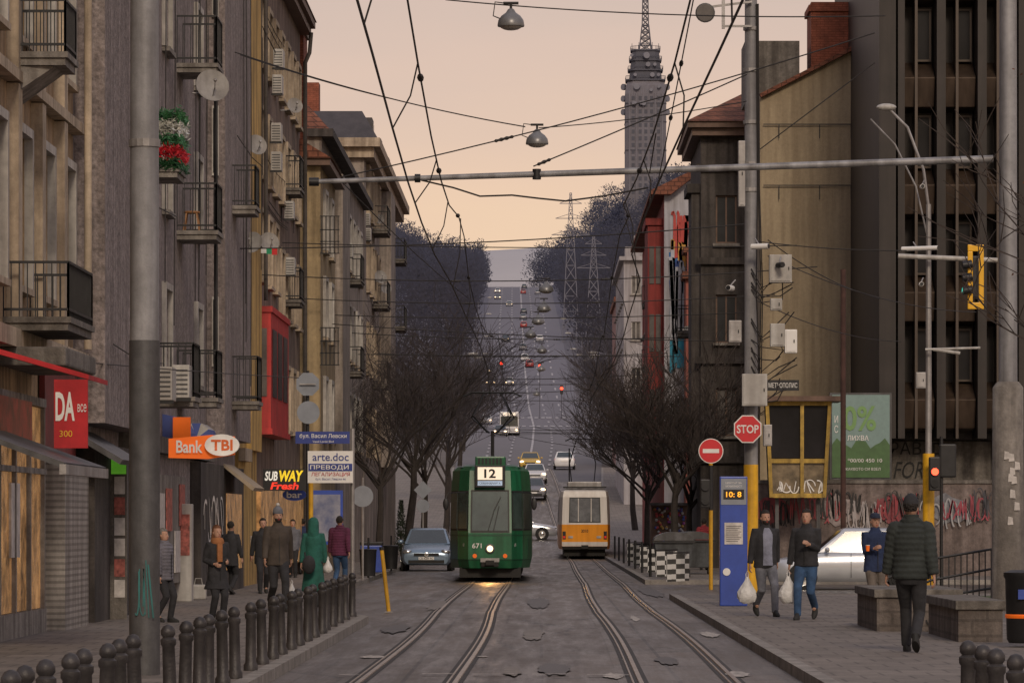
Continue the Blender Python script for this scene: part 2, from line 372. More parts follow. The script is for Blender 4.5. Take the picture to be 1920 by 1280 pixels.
m_ridge=mat('distant_haze_hill',(.40,.39,.41),1,0,.06,.002)
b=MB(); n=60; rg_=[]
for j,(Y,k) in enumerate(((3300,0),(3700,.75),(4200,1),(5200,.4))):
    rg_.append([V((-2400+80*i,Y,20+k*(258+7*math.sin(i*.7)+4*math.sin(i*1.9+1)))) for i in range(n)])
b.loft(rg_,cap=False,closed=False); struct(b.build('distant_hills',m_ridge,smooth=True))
# ------------------------------------------------------------ forest
def forest(name,x0f,x1f,y0,y1,n,seed,m):
    rr=random.Random(seed); b=MB(); vs=b.v; fs=b.f; nr=[]
    for i in range(n):
        y=y0+(y1-y0)*math.sqrt(rr.random()); t=rr.random(); x=lerp(x0f(y),x1f(y),t*t if rr.random()<.35 else t)
        h=rr.uniform(10,16)*(1.25 if y>1400 else 1); cr=rr.uniform(2.6,4.6); z=gh(x,y)-.5
        for k in range(130):
            zz=rr.uniform(.12,.97)**.8; a=rr.uniform(0,2*PI); prof=math.sin(PI*min(1,max(.05,(zz-.06)/.97)))**.6
            r0=cr*prof*rr.uniform(.1,.95); p=V((x+r0*math.cos(a),y+r0*math.sin(a),z+h*zz*.95))
            l=rr.uniform(.4,1.0); d=V((math.cos(a)*.7+rr.uniform(-.4,.4),math.sin(a)*.6,rr.uniform(.2,1.))).normalized()*l
            q=V((rr.uniform(-1,1),rr.uniform(-.3,.3),rr.uniform(-.7,.7))).normalized()*rr.uniform(.13,.26)
            tri=[p-q,p+q,p+d]
            if (tri[1]-tri[0]).cross(tri[2]-tri[0]).y>0: tri=[tri[1],tri[0],tri[2]]
            o=len(vs); vs+=tri; fs.append((o,o+1,o+2))
            nn=V((math.cos(a)*.5*r0/cr,-.35,.35+.7*zz)).normalized(); nr+=[nn,nn,nn]
    o=b.build(name,m,rn=False); o.data.shade_smooth(); o.data.normals_split_custom_set_from_vertices(nr)
    o['kind']='stuff'; return tag(o,'dense leafless forest on the %s of the far road'%name.replace('forest_on_',''),'forest')
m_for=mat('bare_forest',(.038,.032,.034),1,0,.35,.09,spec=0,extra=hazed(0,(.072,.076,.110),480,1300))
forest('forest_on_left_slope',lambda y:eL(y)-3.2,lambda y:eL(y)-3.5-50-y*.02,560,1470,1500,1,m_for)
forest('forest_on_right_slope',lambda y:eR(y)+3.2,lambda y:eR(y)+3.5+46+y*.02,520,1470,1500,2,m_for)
# ------------------------------------------------------------ near trees
m_bark=mat('dark_bark',(.035,.028,.025),.95,0,.35,4,.6,20)
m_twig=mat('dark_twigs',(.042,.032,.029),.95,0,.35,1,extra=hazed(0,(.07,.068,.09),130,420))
def make_tree(name,label,loc,h,seed,group,spread=1.,cnt=(7,6,5,6),rmin=.0065):
    rr=random.Random(seed); tb=MB(); cb=MB(); root=thing(name,label,'tree',loc,0,group)
    def grow(p,d,L,r,lv):
        pts=[p]; q=p.copy(); dd=d.copy(); ns=3 if lv<3 else 2
        for i in range(ns):
            dd=(dd+V((rr.uniform(-1,1),rr.uniform(-1,1),rr.uniform(-.35,.6)))*(.12 if lv==0 else .30)).normalized()
            q=q+dd*L/ns; pts.append(q.copy())
        r1=r*.55; rs=[lerp(r,r1,i/ns) for i in range(ns+1)]
        (tb if lv<2 else cb).tube(pts,rs,7 if lv<2 else 3,cap=lv<2)
        if lv<4:
            for k in range(cnt[lv]):
                t=rr.uniform(.3 if lv else .62,1.); i=min(ns-1,int(t*ns)); o=pts[i].lerp(pts[i+1],t*ns-i)
                a=rr.uniform(0,2*PI) if lv else 2*PI*k/cnt[0]+rr.uniform(-.3,.3)
                side=V((math.cos(a),math.sin(a),rr.uniform(-.2,.35)))
                nd=(dd*rr.uniform(.45,1.)+side*rr.uniform(.5,.95)*spread+V((0,0,.10))).normalized()
                grow(o,nd,L*rr.uniform(.50,.78)*(1.3 if lv==0 else 1),max(r1*.6,rmin),lv+1)
    grow(V((0,0,-.1)),V((0,0,1)),h*.27,h*.013,0)
    zs=max(p.z for p in cb.v); k=h/zs
    for m_ in(tb,cb): m_.v=[p*k for p in m_.v]
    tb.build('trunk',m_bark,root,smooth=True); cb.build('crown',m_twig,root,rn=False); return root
gL='bare street trees on the left pavement'; gR='bare street trees on the right pavement'
T1=make_tree('bare_tree','large leafless tree nearest on the left, rising above the parked blue car',(GX(765,156),156,.12),11.2,5,gL,.95,(8,6,6,6))
T2=make_tree('bare_tree','slender leafless tree right behind the green tram on its left',(GX(835,215),215,.6),10.6,6,gL,.75,(7,6,6,6))
T3=make_tree('bare_tree','small dark leafless tree on the right pavement above the dumpsters',(4.35,128,.12),8.0,8,gR,.78,(8,6,6,6))
k=0
for (px,Y,h,l) in [(712,148,.80,'leafless tree against the tan facades, leftmost of the street trees'),(800,190,.95,'slim leafless tree just left of the tram pantograph'),(845,265,.95,'leafless tree left of the road where the street begins to climb'),(862,340,1.0,'far leafless tree left of the climbing road'),(868,410,1.15,'farthest leafless street tree on the left side')]:
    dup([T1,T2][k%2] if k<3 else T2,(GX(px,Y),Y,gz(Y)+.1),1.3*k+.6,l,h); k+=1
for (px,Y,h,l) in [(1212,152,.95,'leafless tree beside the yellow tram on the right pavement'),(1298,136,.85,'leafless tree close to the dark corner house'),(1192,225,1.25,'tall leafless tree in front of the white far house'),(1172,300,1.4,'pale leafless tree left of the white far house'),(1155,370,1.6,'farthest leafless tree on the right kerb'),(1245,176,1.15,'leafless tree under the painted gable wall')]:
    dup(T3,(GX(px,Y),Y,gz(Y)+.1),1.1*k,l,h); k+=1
m_dleaf=mat('dry_leaves',(.09,.04,.02),.9,0,.4,5)
T4=make_tree('bare_tree','thin branches with dry leaves reaching in at the top right edge',(8.75,58,.12),8.4,21,None,.95,(6,5,4,3))
rr=random.Random(5); b=MB()
for i in range(300):
    c=V((rr.gauss(-1.0,.35),rr.gauss(0,.8),rr.uniform(3.4,8.4))); d=V((rr.uniform(-1,1),rr.uniform(-1,1),rr.uniform(-1,1))).normalized()*.03; e=d.orthogonal().normalized()*.018
    b.poly([c-d,c+e,c+d,c-e])
b.build('dry_leaves',m_dleaf,T4,rn=False)['kind']='stuff'
# ------------------------------------------------------------ facades
def wallpanel(mb,O,U,N,w,h,holes,depth=.2):
    O=V(O);U=V(U);N=V(N);Z=V((0,0,1))
    us=sorted({0,w,*[x for q in holes for x in(q[0],q[2])]}); zs=sorted({0,h,*[x for q in holes for x in(q[1],q[3])]})
    for a,c in zip(us,us[1:]):
        for d,e in zip(zs,zs[1:]):
            mu,mz=(a+c)/2,(d+e)/2
            if any(q[0]<mu<q[2] and q[1]<mz<q[3] for q in holes): continue
            mb.poly([O+U*a+Z*d,O+U*c+Z*d,O+U*c+Z*e,O+U*a+Z*e])
    for u0,z0,u1,z1 in holes:
        c=[(u0,z0),(u1,z0),(u1,z1),(u0,z1)]
        for (a,bb),(c2,d2) in zip(c,c[1:]+c[:1]):
            mb.poly([O+U*a+Z*bb,O+U*c2+Z*d2,O+U*c2+Z*d2-N*depth,O+U*a+Z*bb-N*depth])
def window(root,O,U,N,q,fm,depth=.2,sill=True,gm=None,bars=1,sm=None,sur=None):
    O=V(O);U=V(U);N=V(N);Z=V((0,0,1)); u0,z0,u1,z1=q; t=.055
    b=MB(); D=O-N*(depth-.06)
    def hb(ua,za,ub,zb): b.obox(D+U*(ua+ub)/2+Z*(za+zb)/2,U*(ub-ua)/2,Z*(zb-za)/2,N*.03)
    hb(u0,z0,u0+t,z1);hb(u1-t,z0,u1,z1);hb(u0+t,z0,u1-t,z0+t);hb(u0+t,z1-t,u1-t,z1)
    for k in range(bars):
        um=u0+(u1-u0)*(k+1)/(bars+1); hb(um-t/2,z0+t,um+t/2,z1-t)
    f=b.build('window',fm,root,True)
    g=gm or rnd.choice([glass_d,glass_d,glass_c,glass_w]); D=O-N*(depth-.045)
    p=MB().poly([D+U*(u0+t)+Z*(z0+t),D+U*(u1-t)+Z*(z0+t),D+U*(u1-t)+Z*(z1-t),D+U*(u0+t)+Z*(z1-t)]).build('pane',g,root,True)
    p.parent=f
    if sill: 
        s=MB().obox(O+U*(u0+u1)/2+Z*(z0-.05)+N*.05,U*((u1-u0)/2+.1),Z*.045,N*.10).build('sill',sm or m_conc,root,True); s.parent=f
    if sur:
        d,sw=sur[0],.13; b=MB()
        for ua,ub,za,zb in((u0-sw,u0-.002,z0,z1+sw),(u1+.002,u1+sw,z0,z1+sw),(u0,u1,z1+.002,z1+sw)):
            b.obox(O+U*(ua+ub)/2+Z*(za+zb)/2+N*d/2,U*(ub-ua)/2,Z*(zb-za)/2,N*d/2)
        s=b.build('surround',sur[1],root,True); s.parent=f
def bbox_house(root,side,xf,y0,y1,z1,dx,wm,wins,ends=[],fm=m_frame,z0=0.,depth=.2,sm=None,bars=1,sur=None):
    N=V((side,0,0)); O=V((xf,y0,z0)); U=V((0,1,0)); b=MB(); h=z1-z0
    wallpanel(b,O,U,N,y1-y0,h,wins,depth)
    xb=xf-side*dx; xl=min(xf,xb); O2=V((xl,y0,z0))
    wallpanel(b,O2,V((1,0,0)),V((0,-1,0)),dx,h,ends,depth)
    b.poly([(xl,y1,z0),(xl+dx,y1,z0),(xl+dx,y1,z1),(xl,y1,z1)]); b.poly([(xl,y0,z1),(xl+dx,y0,z1),(xl+dx,y1,z1),(xl,y1,z1)])
    b.poly([(xb,y0,z0),(xb,y1,z0),(xb,y1,z1),(xb,y0,z1)])
    b.build('wall',wm,root,True,rn=False)
    for q in wins: window(root,O,U,N,q,fm,depth,True,None,bars,sm,sur)
    for q in ends: window(root,O2,(1,0,0),(0,-1,0),q,fm,depth,True,None,bars,sm)
def balcony(root,x0,x1,y0,y1,z,h=1.0,slabm=None,rail=m_black,belly=False,step=.13):
    b=MB().box(x0,x1,y0,y1,z-.16,z).box(x0-.03 if x0<0 else x0,x1+.04,y0-.04,y1+.04,z-.06,z+.02)
    if belly: b.add([(x0,y0,z-.165),(x1-.15,y0+.1,z-.165),(x1-.15,y1-.1,z-.165),(x0,y1,z-.165),(x0,y0,z-.6),(x0,y1,z-.6)],[(0,1,4),(3,5,2),(1,2,5,4),(0,4,5,3)])
    o=b.build('balcony',slabm or m_concd,root,True)
    b=MB(); zz=z+h
    for a,c in[((x0,y0),(x1,y0)),((x1,y0),(x1,y1)),((x0,y1),(x1,y1))]:
        for q in(zz,z+.12): b.bar((*a,q),(*c,q),.035)
        d=V(c)-V(a); m=max(2,int(d.length/step))
        for i in range(m+1):
            p=V(a)+d*i/m; b.bar((p.x,p.y,z+.02),(p.x,p.y,zz),.014 if i%m else .03)
    r=b.build('railing',rail,root,True); r.parent=o; return o
def cables(root,xf,y0,y1,z0,z1,n,seed,N=1):
    rr=random.Random(seed)
    for i in range(n):
        if rr.random()<.6:
            y=rr.uniform(y0,y1); za=rr.uniform(z0,z0+3); zb=rr.uniform(z1-4,z1); x=xf+N*rr.uniform(.05,.12)
            MB().tube([(x,y,za),(x+.02,y+rr.uniform(-.1,.1),lerp(za,zb,.5)),(x,y,zb)],.011,5).build('facade_cable',m_wire,root,True)
        else:
            z=rr.uniform(z0,z1); ya=rr.uniform(y0,y0+3); x=xf+N*.08
            MB().tube([(x,ya,z),(x+.04,ya+4,z-.12),(x,ya+8,z+.02)],.011,5).build('facade_cable',m_wire,root,True)
def wgrid(w,us,zs,ww,wh): return [(u,z,u+ww,z+wh) for u in us for z in zs if u+ww<w-.1]
def rg(a,b_,s):
    o=[];x=a
    while x<b_: o.append(x); x+=s
    return o
m_A=mat('beige_render',(.42,.30,.185),.9,0,.25,.8,.35,30,streak=.5,grit=.15)
m_B=mat('grey_roughcast',(.25,.215,.21),.95,0,.22,1.2,1.0,13,streak=.3,grit=.5)
m_C=mat('ochre_render',(.58,.38,.13),.9,0,.3,.9,.3,30,streak=.55,grit=.15)
m_C2=mat('brown_render',(.22,.16,.13),.9,0,.3,1,.3,30,streak=.5,grit=.2)
m_D=mat('tan_render',(.36,.275,.16),.9,0,.2,.8,.3,30,streak=.45,grit=.15)
m_E=mat('pale_stone_render',(.32,.275,.24),.9,0,.3,.8,.3,30,streak=.55,grit=.2)
m_trim=mat('pale_trim',(.44,.36,.27),.85,0,.25,2,.2,30,streak=.4,grit=.15)
m_pink=mat('red_render',(.25,.04,.035),.85,0,.25,1,.2,30,streak=.4)
m_cond=mat('dark_soot_render',(.075,.065,.06),.9,0,.4,1,.4,25,streak=.5,grit=.2)
m_poster=mat('white_posters',(.5,.47,.45),.6,0,.35,5)
m_posterr=mat('coloured_posters',(.35,.1,.08),.6,0,.8,8)
# --- building A
A=thing('apartment_house','nearest beige apartment house on the left with ornate iron balcony',"building",(-7.2,30,0))
w=31.5
bbox_house(A,1,-7.2,30,61.5,17,9,m_A,wgrid(w,rg(1,30,2.6),[4.9,8.3,11.7],1.3,2.1),fm=m_frame,sm=m_trim,sur=(.12,m_frame))
boxes('pilaster',m_trim,A,[(-7.198,-7.03,y-.2,y+.2,4.27,7.58) for y in rg(48.8,61,2.6)]+[(-7.198,-7.03,y-.2,y+.2,7.77,16.6) for y in rg(48.8,61,2.6)])
boxes('string_course',m_trim,A,[(-7.198,-6.95,30,61.4,4.0,4.25),(-7.198,-7.0,30,61.4,7.6,7.75)])
MB().tube([(-6.9,60.9,4.3),(-6.9,60.9,16)],.06,10).build('drainpipe',m_trim,A,True,smooth=True)
balcony(A,-7.2,-6.43,54,55.2,8.0,.72,m_conc,belly=True,step=.09)
balcony(A,-7.2,-6.33,53.5,56.3,4.4,.75,m_concd,step=.1)
MB().box(-7.2,-6.3,53,56.6,3.75,4.0).build('concrete_canopy',m_concd,A,True,bevel=.03)
b=MB()
for y in rg(46,57,1.55): b.box(-7.19,-7.06,y,y+.09,.12,3.3)
b.box(-7.19,-7.05,46,57,3.3,3.42).box(-7.19,-7.05,46,57,2.35,2.43).box(-7.19,-7.05,46,57,.12,.45)
b.build('shop_front_frame',m_conc,A,True)
MB().box(-7.18,-7.12,46,57,.46,3.29).build('shop_window',glass_shop,A,True)
for i,y in enumerate((47.2,50.4,53.4)): MB().box(-7.11,-7.075,y,y+.9,.8+.2*i,1.9+.15*i).build('window_poster',[m_poster,m_posterr,m_poster][i],A,True)
MB().box(-7.18,-7.1,57.2,61,2.6,3.9).build('shop_fascia',mat('dark_red_fascia',(.16,.02,.02),.6,0,.4,3),A,True)
m_shut=mat('roller_shutter',(.40,.38,.36),.55,.1,.15,3,streak=.4,grit=.15,extra=brick_extra(50,.09,.7,(.35,.35,.35),ms=.02))
MB().box(-7.15,-6.86,57.6,60.6,.12,2.55).build('roller_shutter',m_shut,A,True)
m_litg=mat('lit_shop_board',(.40,.26,.04),.5,0,.9,4,emit=.12,col2=(.30,.04,.02))
MB().box(-7.05,-6.9,50,54.2,2.75,3.3).build('fascia_board',m_litg,A,True)
t=thing('red_awning','red fabric shop awning with white letters beside the beige house','awning',(-6.9,50,2.6))
MB().prism([V((-7.15,50,3.95)),V((-7.15,50,3.88)),V((-5.66,50,3.46)),V((-5.66,50,3.52))],(0,2.2,0)).build('canopy_cloth',m_redc,t,True)
MB().box(-6.08,-5.66,49.9,49.96,2.6,3.455).build('banner',m_redc,t,True)
text('DA',t,m_white,(-5.94,49.89,3.12),.24,.36,bold=.03)
text('все',t,m_white,(-5.73,49.89,3.1),.11,.10); text('300',t,m_yel,(-5.93,49.89,2.78),.16,.08)
t=thing('shop_awning','grey flat retractable awning low over the leftmost shop window','awning',(-7,48,2.4))
MB().prism([V((-7.18,47,2.95)),V((-7.18,47,2.90)),V((-5.65,47,2.32)),V((-5.6,47,2.38))],(0,4.5,0)).build('canopy_cloth',m_greyd,t,True)
MB().box(-5.66,-5.58,46.98,51.55,2.24,2.36).build('front_bar',m_steel,t,True)
# --- building B
B=thing('apartment_house','grey roughcast apartment house with iron balconies and satellite dishes','building',(-7.2,62,0))
ws=[(1.5+u,z,2.7+u,z+1.6) for u in(7.5,13,20,28.5) for z in(4.5,7.6,10.7,13.8)]
bbox_house(B,1,-7.2,61.5,94,19,9,m_B,ws,fm=m_frame,sur=(.09,m_frame))
MB().box(-7.195,-6.72,61.6,68,3.2,19).build('stair_bay',m_B,B,True)
MB().box(-7.195,-6.8,86,93.6,3.5,19).build('bay',m_B,B,True)
for z in(10.65,7.35,4.05): balcony(B,-7.2,-6.42,79,80.3,z+.05,.95,m_conc)
balcony(B,-7.2,-6.42,70.5,71.9,7.9,.85,m_conc); balcony(B,-7.2,-6.40,73.5,74.8,3.95,1.0,m_conc)
balcony(B,-6.9,-6.3,88,89.2,8.6,.9,m_conc); balcony(B,-6.9,-6.25,88,89.2,4.3,1,m_conc)
boxes('side_window',m_frame,B,[(-7.08,-6.93,85.93,85.99,z,z+1.5) for z in(5.0,9.1,12.5)])
boxes('side_window_pane',glass_d,B,[(-7.05,-6.96,85.915,85.925,z+.06,z+1.44) for z in(5.0,9.1,12.5)])
MB().box(-7.195,-7.0,68.1,85.9,2.95,3.25).build('string_course',m_concd,B,True)
MB().tube([(-6.7,68.4,19),(-6.7,68.4,3.3)],.045,8).build('drainpipe',m_concd,B,True,smooth=True)
MB().tube([(-6.55,80.5,15),(-6.55,80.5,4.2)],.04,8).build('iron_pipe',m_black,B,True,smooth=True)
cables(B,-6.72,62,68,4,18,5,1); cables(B,-7.2,69,85,4,18,12,2); cables(B,-6.8,86.5,93,4,17,5,3)
MB().box(-7.19,-7.08,68.5,71.5,.12,2.6).build('shop_door',glass_shop,B,True)
MB().box(-7.19,-6.9,61.8,67.9,.12,2.9).build('dark_shop_front',m_cond,B,True)
MB().box(-7.19,-7.03,73,79,.5,2.55).build('shop_panel',m_conc,B,True)
for i,(y,z) in enumerate(((73.3,1.4),(74.8,1.5),(76.5,.7),(77.5,1.6))): MB().box(-7.02,-7.0,y,y+1.1,z,z+.8).build('window_poster',[m_poster,m_posterr][i%2],B,True)
MB().box(-7.19,-6.98,82,93.8,.12,2.9).build('dark_shop_front',m_cond,B,True)
MB().box(-6.975,-6.96,88.5,93,.6,2.3).build('shop_window',glass_shop,B,True)
b=MB(); squig(b,(-6.975,82.6,1.2),(0,1,0),(0,0,1),(1,0,0),5,1.1,random.Random(4),5,.09); b.build('graffiti_lettering',m_white,B,True,rn=False)
# --- C ochre
C=thing('apartment_house','narrow ochre house between the grey roughcast house and brown house','building',(-7.15,94,0))
bbox_house(C,1,-7.12,94,100,19,9,m_C,[(u,z,u+1.2,z+1.7) for u in(.4,) for z in(4.2,7.3,10.4,13.5)],sm=m_trim,sur=(.1,m_trim))
MB().box(-7.115,-6.98,96.3,99.9,3.4,19).build('bay',m_C,C,True)
MB().box(-7.115,-6.95,94,96.2,3.1,3.4).build('string_course',m_trim,C,True)
boxes('side_window',m_frame,C,[(-7.09,-7.0,96.24,96.29,z,z+1.5) for z in(5,8.1,11.2,14.2)])
cables(C,-6.98,96.5,99.8,5,17,3,5)
# --- C2 brown
C2=thing('apartment_house','tall brown house with overhanging eaves, air conditioners and a red bay','building',(-7.2,100,0))
bbox_house(C2,1,-7.15,100,118.5,16.3,9,m_C2,[(u,z,u+1.2,z+1.7) for u in(9,11.5,14,16.4) for z in(4.2,7.3,10.4,13.2)]+[(u,z,u+1.2,z+1.7) for u in(1,4,6.5) for z in(7.8,10.4,13.2)],sm=m_trim,sur=(.1,m_trim))
boxes('eaves',m_framed,C2,[(-16,-6.72,99.8,119,16.3,16.5),(-16,-6.84,99.9,118.9,16.1,16.298)])
MB().prism([V((-6.68,99.7,16.5)),V((-16,99.7,16.5)),V((-12,99.7,19.5)),V((-10,99.7,19.5))],(0,19.4,0)).build('roof',m_tile,C2,True)
m_redbay=mat('red_bay_paint',(.48,.035,.035),.6,0,.2,2,streak=.35,grit=.1)
bay=MB().box(-7.14,-6.76,100.0,107,4.0,6.9).box(-7.14,-6.72,99.95,107.1,6.902,7.05).box(-7.14,-6.72,99.95,107.1,3.85,3.998).build('red_bay',m_redbay,C2,True)
for i in range(3): 
    p=MB().box(-6.755,-6.735,100.5+i*2.1,102+i*2.1,4.8,6.5).build('bay_window',glass_d,C2,True); p.parent=bay
p=MB().box(-7.0,-6.86,99.97,99.99,4.8,6.5).build('bay_window',glass_c,C2,True); p.parent=bay
for z in(7.8,10.9): balcony(C2,-7.15,-6.7,111,112.5,z,.9)
MB().tube([(-6.8,118.2,16.1),(-6.85,118.2,15.5),(-6.98,118.2,15.2),(-6.98,118.2,.2)],.06,8).build('drainpipe',m_cond,C2,True,smooth=True)
MB().tube([(-6.9,100.2,16.2),(-6.9,100.2,7.2)],.05,8).build('drainpipe',m_cond,C2,True,smooth=True)
MB().box(-7.14,-7.02,100,118,.5,2.5).build('shop_window',glass_shop,C2,True)
cables(C2,-7.15,101,118,7.5,16,9,6)
t=thing('brick_chimney','tall red brick chimney wall rising behind the brown house','chimney',(-7.6,119.3,13))
MB().box(-7.75,-7.08,119.1,121,12,16.2).build('shaft',m_brick,t,True); MB().box(-7.8,-7.02,119.05,121.05,16.2,16.35).build('cap',m_conc,t,True)
# --- D tan
D=thing('apartment_house','low tan house with red tile roof and a blank end wall','building',(-6.55,118.6,0))
bbox_house(D,1,-6.55,118.6,127,12.2,9,m_D,[(u,z,u+1.2,z+1.7) for u in(1.5,4.8) for z in(4.2,7.2,9.8)],sm=m_trim,sur=(.1,m_frame))
MB().box(-16,-6.25,118.3,127.3,12.2,12.4).build('eaves',m_framed,D,True)
MB().prism([V((-6.2,118.2,12.4)),V((-16,118.2,12.4)),V((-10.5,118.2,15.0))],(0,9.2,0)).build('roof',m_tile,D,True)
boxes('string_course',m_trim,D,[(-6.549,-6.42,118.7,126.9,3.2,3.4)])
for z in(9.6,6.3): 
    b=MB()
    for k in range(5): b.bar((-6.5+.12*k,118.5,z),(-6.5+.12*k,118.5,z+1.1),.03)
    for q in(0,.35,.7,1.1): b.bar((-6.56,118.5,z+q),(-5.98,118.5,z+q),.03)
    b.build('iron_lattice',m_black,D,True)
# --- D2
D2=thing('apartment_house','narrow house with pale quoined windows between tan house and pale corner house','building',(-7,127.2,0))
bbox_house(D2,1,-7.0,127.4,157.5,13.9,9,m_E,[(u,z,u+1.3,z+1.9) for u in rg(1.5,28,3) for z in(4.3,7.5,10.7)],sm=m_trim,sur=(.12,m_frame))
MB().box(-16,-6.62,127.2,157.7,13.9,14.15).build('cornice',m_cond,D2,True)
MB().loft([[V((-16,127.3,14.15)),V((-6.75,127.3,14.15)),V((-6.75,157.5,14.15)),V((-16,157.5,14.15))],[V((-15,129,15.6)),V((-8,129,15.6)),V((-8,156,15.6)),V((-15,156,15.6))]]).build('roof',m_tile,D2,True)
for z in(7.,10.3): balcony(D2,-7.0,-6.45,143,145.5,z,.9)
boxes('bay',m_E,D2,[(-6.999,-6.6,133,138,3.6,13.2)])
cables(D2,-6.95,128,150,4,13,5,9)
# --- E
m_slate=mat('dark_slate_roof',(.05,.045,.05),.6,0,.3,2,.3,20)
E=thing('apartment_house','pale corner house with dark mansard roof and bracketed cornice','building',(-7.0,158,0))
bbox_house(E,1,-7.0,158,192,16.4,10,m_E,[(u,z,u+1.3,z+1.9) for u in rg(2,31,3.3) for z in(4.3,7.6,10.9,13.9)],[(7.2,13.9,8.1,15.6)],sm=m_trim,sur=(.14,m_trim))
boxes('cornice',m_trim,E,[(-17,-6.35,157.4,192.6,16.4,16.75),(-17,-6.6,157.7,192.3,16.0,16.398)])
MB().loft([[V((-16.9,157.5,16.75)),V((-6.45,157.5,16.75)),V((-6.45,192.4,16.75)),V((-16.9,192.4,16.75))],[V((-16.5,158.5,17.9)),V((-7.1,158.5,17.9)),V((-7.1,191,17.9)),V((-16.5,191,17.9))]]).build('roof',m_slate,E,True)
for y in(163,172,181): 
    d=MB().box(-8.2,-6.9,y,y+1.6,16.8,18.1).build('dormer',m_slate,E,True); p=MB().box(-6.89,-6.87,y+.3,y+1.3,16.95,17.9).build('pane',glass_c,E,True); p.parent=d
for z in(7.3,10.6,13.7):
    balcony(E,-7.0,-6.35,165,168,z,.95); balcony(E,-7.0,-6.3,184,187,z,.95)
boxes('bay',m_E,E,[(-6.999,-6.5,173,178,4,15.9)])
for x0 in(-9.4,-10.9): MB().box(x0,x0+.5,160,161,17.8,19.2).build('roof_chimney',m_brick,E,True)
# --- right side
F=thing('corner_house','dark sooty house with tiled hip roof on the right','building',(5.3,133,0))
bbox_house(F,-1,5.3,133,142,14.7,10,m_cond,[(u,z,u+1.2,z+1.9) for u in(1.5,5) for z in(4.3,7.6,10.9)],[(.5,z,1.2,z+1.6) for z in(4.5,7.6,10.9)],fm=m_framed)
boxes('eaves',m_framed,F,[(4.85,16,132.4,142.6,14.7,14.9),(5.0,16,132.6,142.4,14.45,14.698)])
MB().loft([[V((4.8,132.3,14.9)),V((16,132.3,14.9)),V((16,142.7,14.9)),V((4.8,142.7,14.9))],[V((7.6,136.5,16.6)),V((14,136.5,16.6)),V((14,138.5,16.6)),V((7.6,138.5,16.6))]]).build('roof',m_tile,F,True)
boxes('corner_bay',m_cond,F,[(5.0,5.3,133.3,136,3.5,12.6),(4.85,5.3,133.2,136.1,12.6,12.9)])
for z in(3.6,6.9,10.2,13.3): MB().box(5.15,7.0,132.85,132.99,z,z+.22).build('string_course',m_cond,F,True)
for z in(5.,8.2): balcony(F,4.7,5.3,138,140,z,.9)
m_fire=mat('beige_fire_wall',(.34,.275,.185),.9,0,.12,.5,.3,22,streak=.25,grit=.12)
FW=thing('apartment_house','tall house with windowless beige end wall and brick chimney','building',(7,128,0))
pts=[V((7.0,128,0)),V((10.9,128,0)),V((12.5,128,0)),V((12.5,128,18.4)),V((10.9,128,17.2)),V((7.0,128,15.2))]
MB().prism(pts,(0,4.9,0)).build('wall',m_fire,FW,True)
b=MB()
for a,c in zip(pts[3:],pts[4:]): b.bar(a+V((0,-.05,.06)),c+V((0,-.05,.06)),.35,.12)
b.build('roof_edge',m_tile,FW,True)
MB().prism([V((7.3,133.2,14.7)),V((12.5,133.2,14.7)),V((12.5,133.2,18.3)),V((7.3,133.2,15.7))],(0,12,0)).build('roof',m_tile,FW,True)
MB().box(8.7,10.6,129,131,16.3,18.4).build('chimney',m_brick,FW,True); MB().box(8.62,10.68,128.92,131.08,18.1,18.3).build('chimney_cap',m_brick,FW,True)
MB().box(6.55,8.3,128.6,131,15.1,17.1).build('roof_hatch',m_concd,FW,True)
for z in(12.4,14.35):
    b=MB().bar((7.1,127.9,z),(10.4,127.9,z),.03)
    for x in(7.6,8.9,9.9): b.bar((x,127.9,z),(x,127.9,z-.45),.025)
    b.build('wall_bracket',m_black,FW,True)
m_gab=mat('white_gable',(.40,.40,.44),.85,0,.15,1,.2,20,streak=.3)
Gh=thing('apartment_house','red house with white painted gable wall and colourful mural','building',(5.2,170,0))
bbox_house(Gh,-1,5.2,170,206,15.4,9,m_pink,[(u,z,u+1.3,z+1.9) for u in rg(2,34,3.4) for z in(4.3,7.6,10.9)])
MB().prism([V((5.22,169.9,0)),V((12,169.9,0)),V((12,169.9,18)),V((7.2,169.9,16.6)),V((5.22,169.9,15.5))],(0,.09,0)).build('gable_wall',m_gab,Gh,True)
boxes('red_bay',m_pink,Gh,[(4.55,5.2,171,176,5.2,14.3),(4.45,5.2,170.9,176.1,14.302,14.6)])
for z in(5.4,8.6,11.5):
    for xx in(4.62,4.9): MB().box(xx,xx+.2,170.96,170.99,z+.3,z+1.9).build('bay_window',glass_c,Gh,True)
    balcony(Gh,4.6,5.2,179,183,z,.9)
MB().loft([[V((4.6,169.4,15.5)),V((5.5,169.4,15.5)),V((5.5,206.4,15.5)),V((4.6,206.4,15.5))],[V((4.6,169.4,15.65)),V((7.4,169.4,17.0)),V((7.4,206.4,17.0)),V((4.6,206.4,15.65))]]).build('roof',m_tile,Gh,True)
for i,(c,s) in enumerate((((.02,.12,.32),11),((.05,.25,.36),12),((.38,.05,.04),13),((.45,.24,.05),14),((.02,.05,.2),15),((.02,.2,.3),17),((.35,.36,.40),19))):
    b=MB(); rr=random.Random(s); O=V((5.5,169.885-i*.014,[8.2,8.3,12.4,11.8,8.0,7.5,8.5][i])); squig(b,O,(1,0,0),(0,0,1),(0,-1,0),1.1,[5.6,5.5,2.6,2.0,5,5,5][i],rr,6,.13)
    b.build('mural_stroke',mat('mural%d'%i,c,.7),Gh,True,rn=False)
PB=thing('pink_porch_house','salmon pink balcony tower attached below the mural wall','building',(6.1,168,0))
m_salm=mat('salmon_render',(.36,.12,.09),.85,0,.2,1,.2,30,streak=.4)
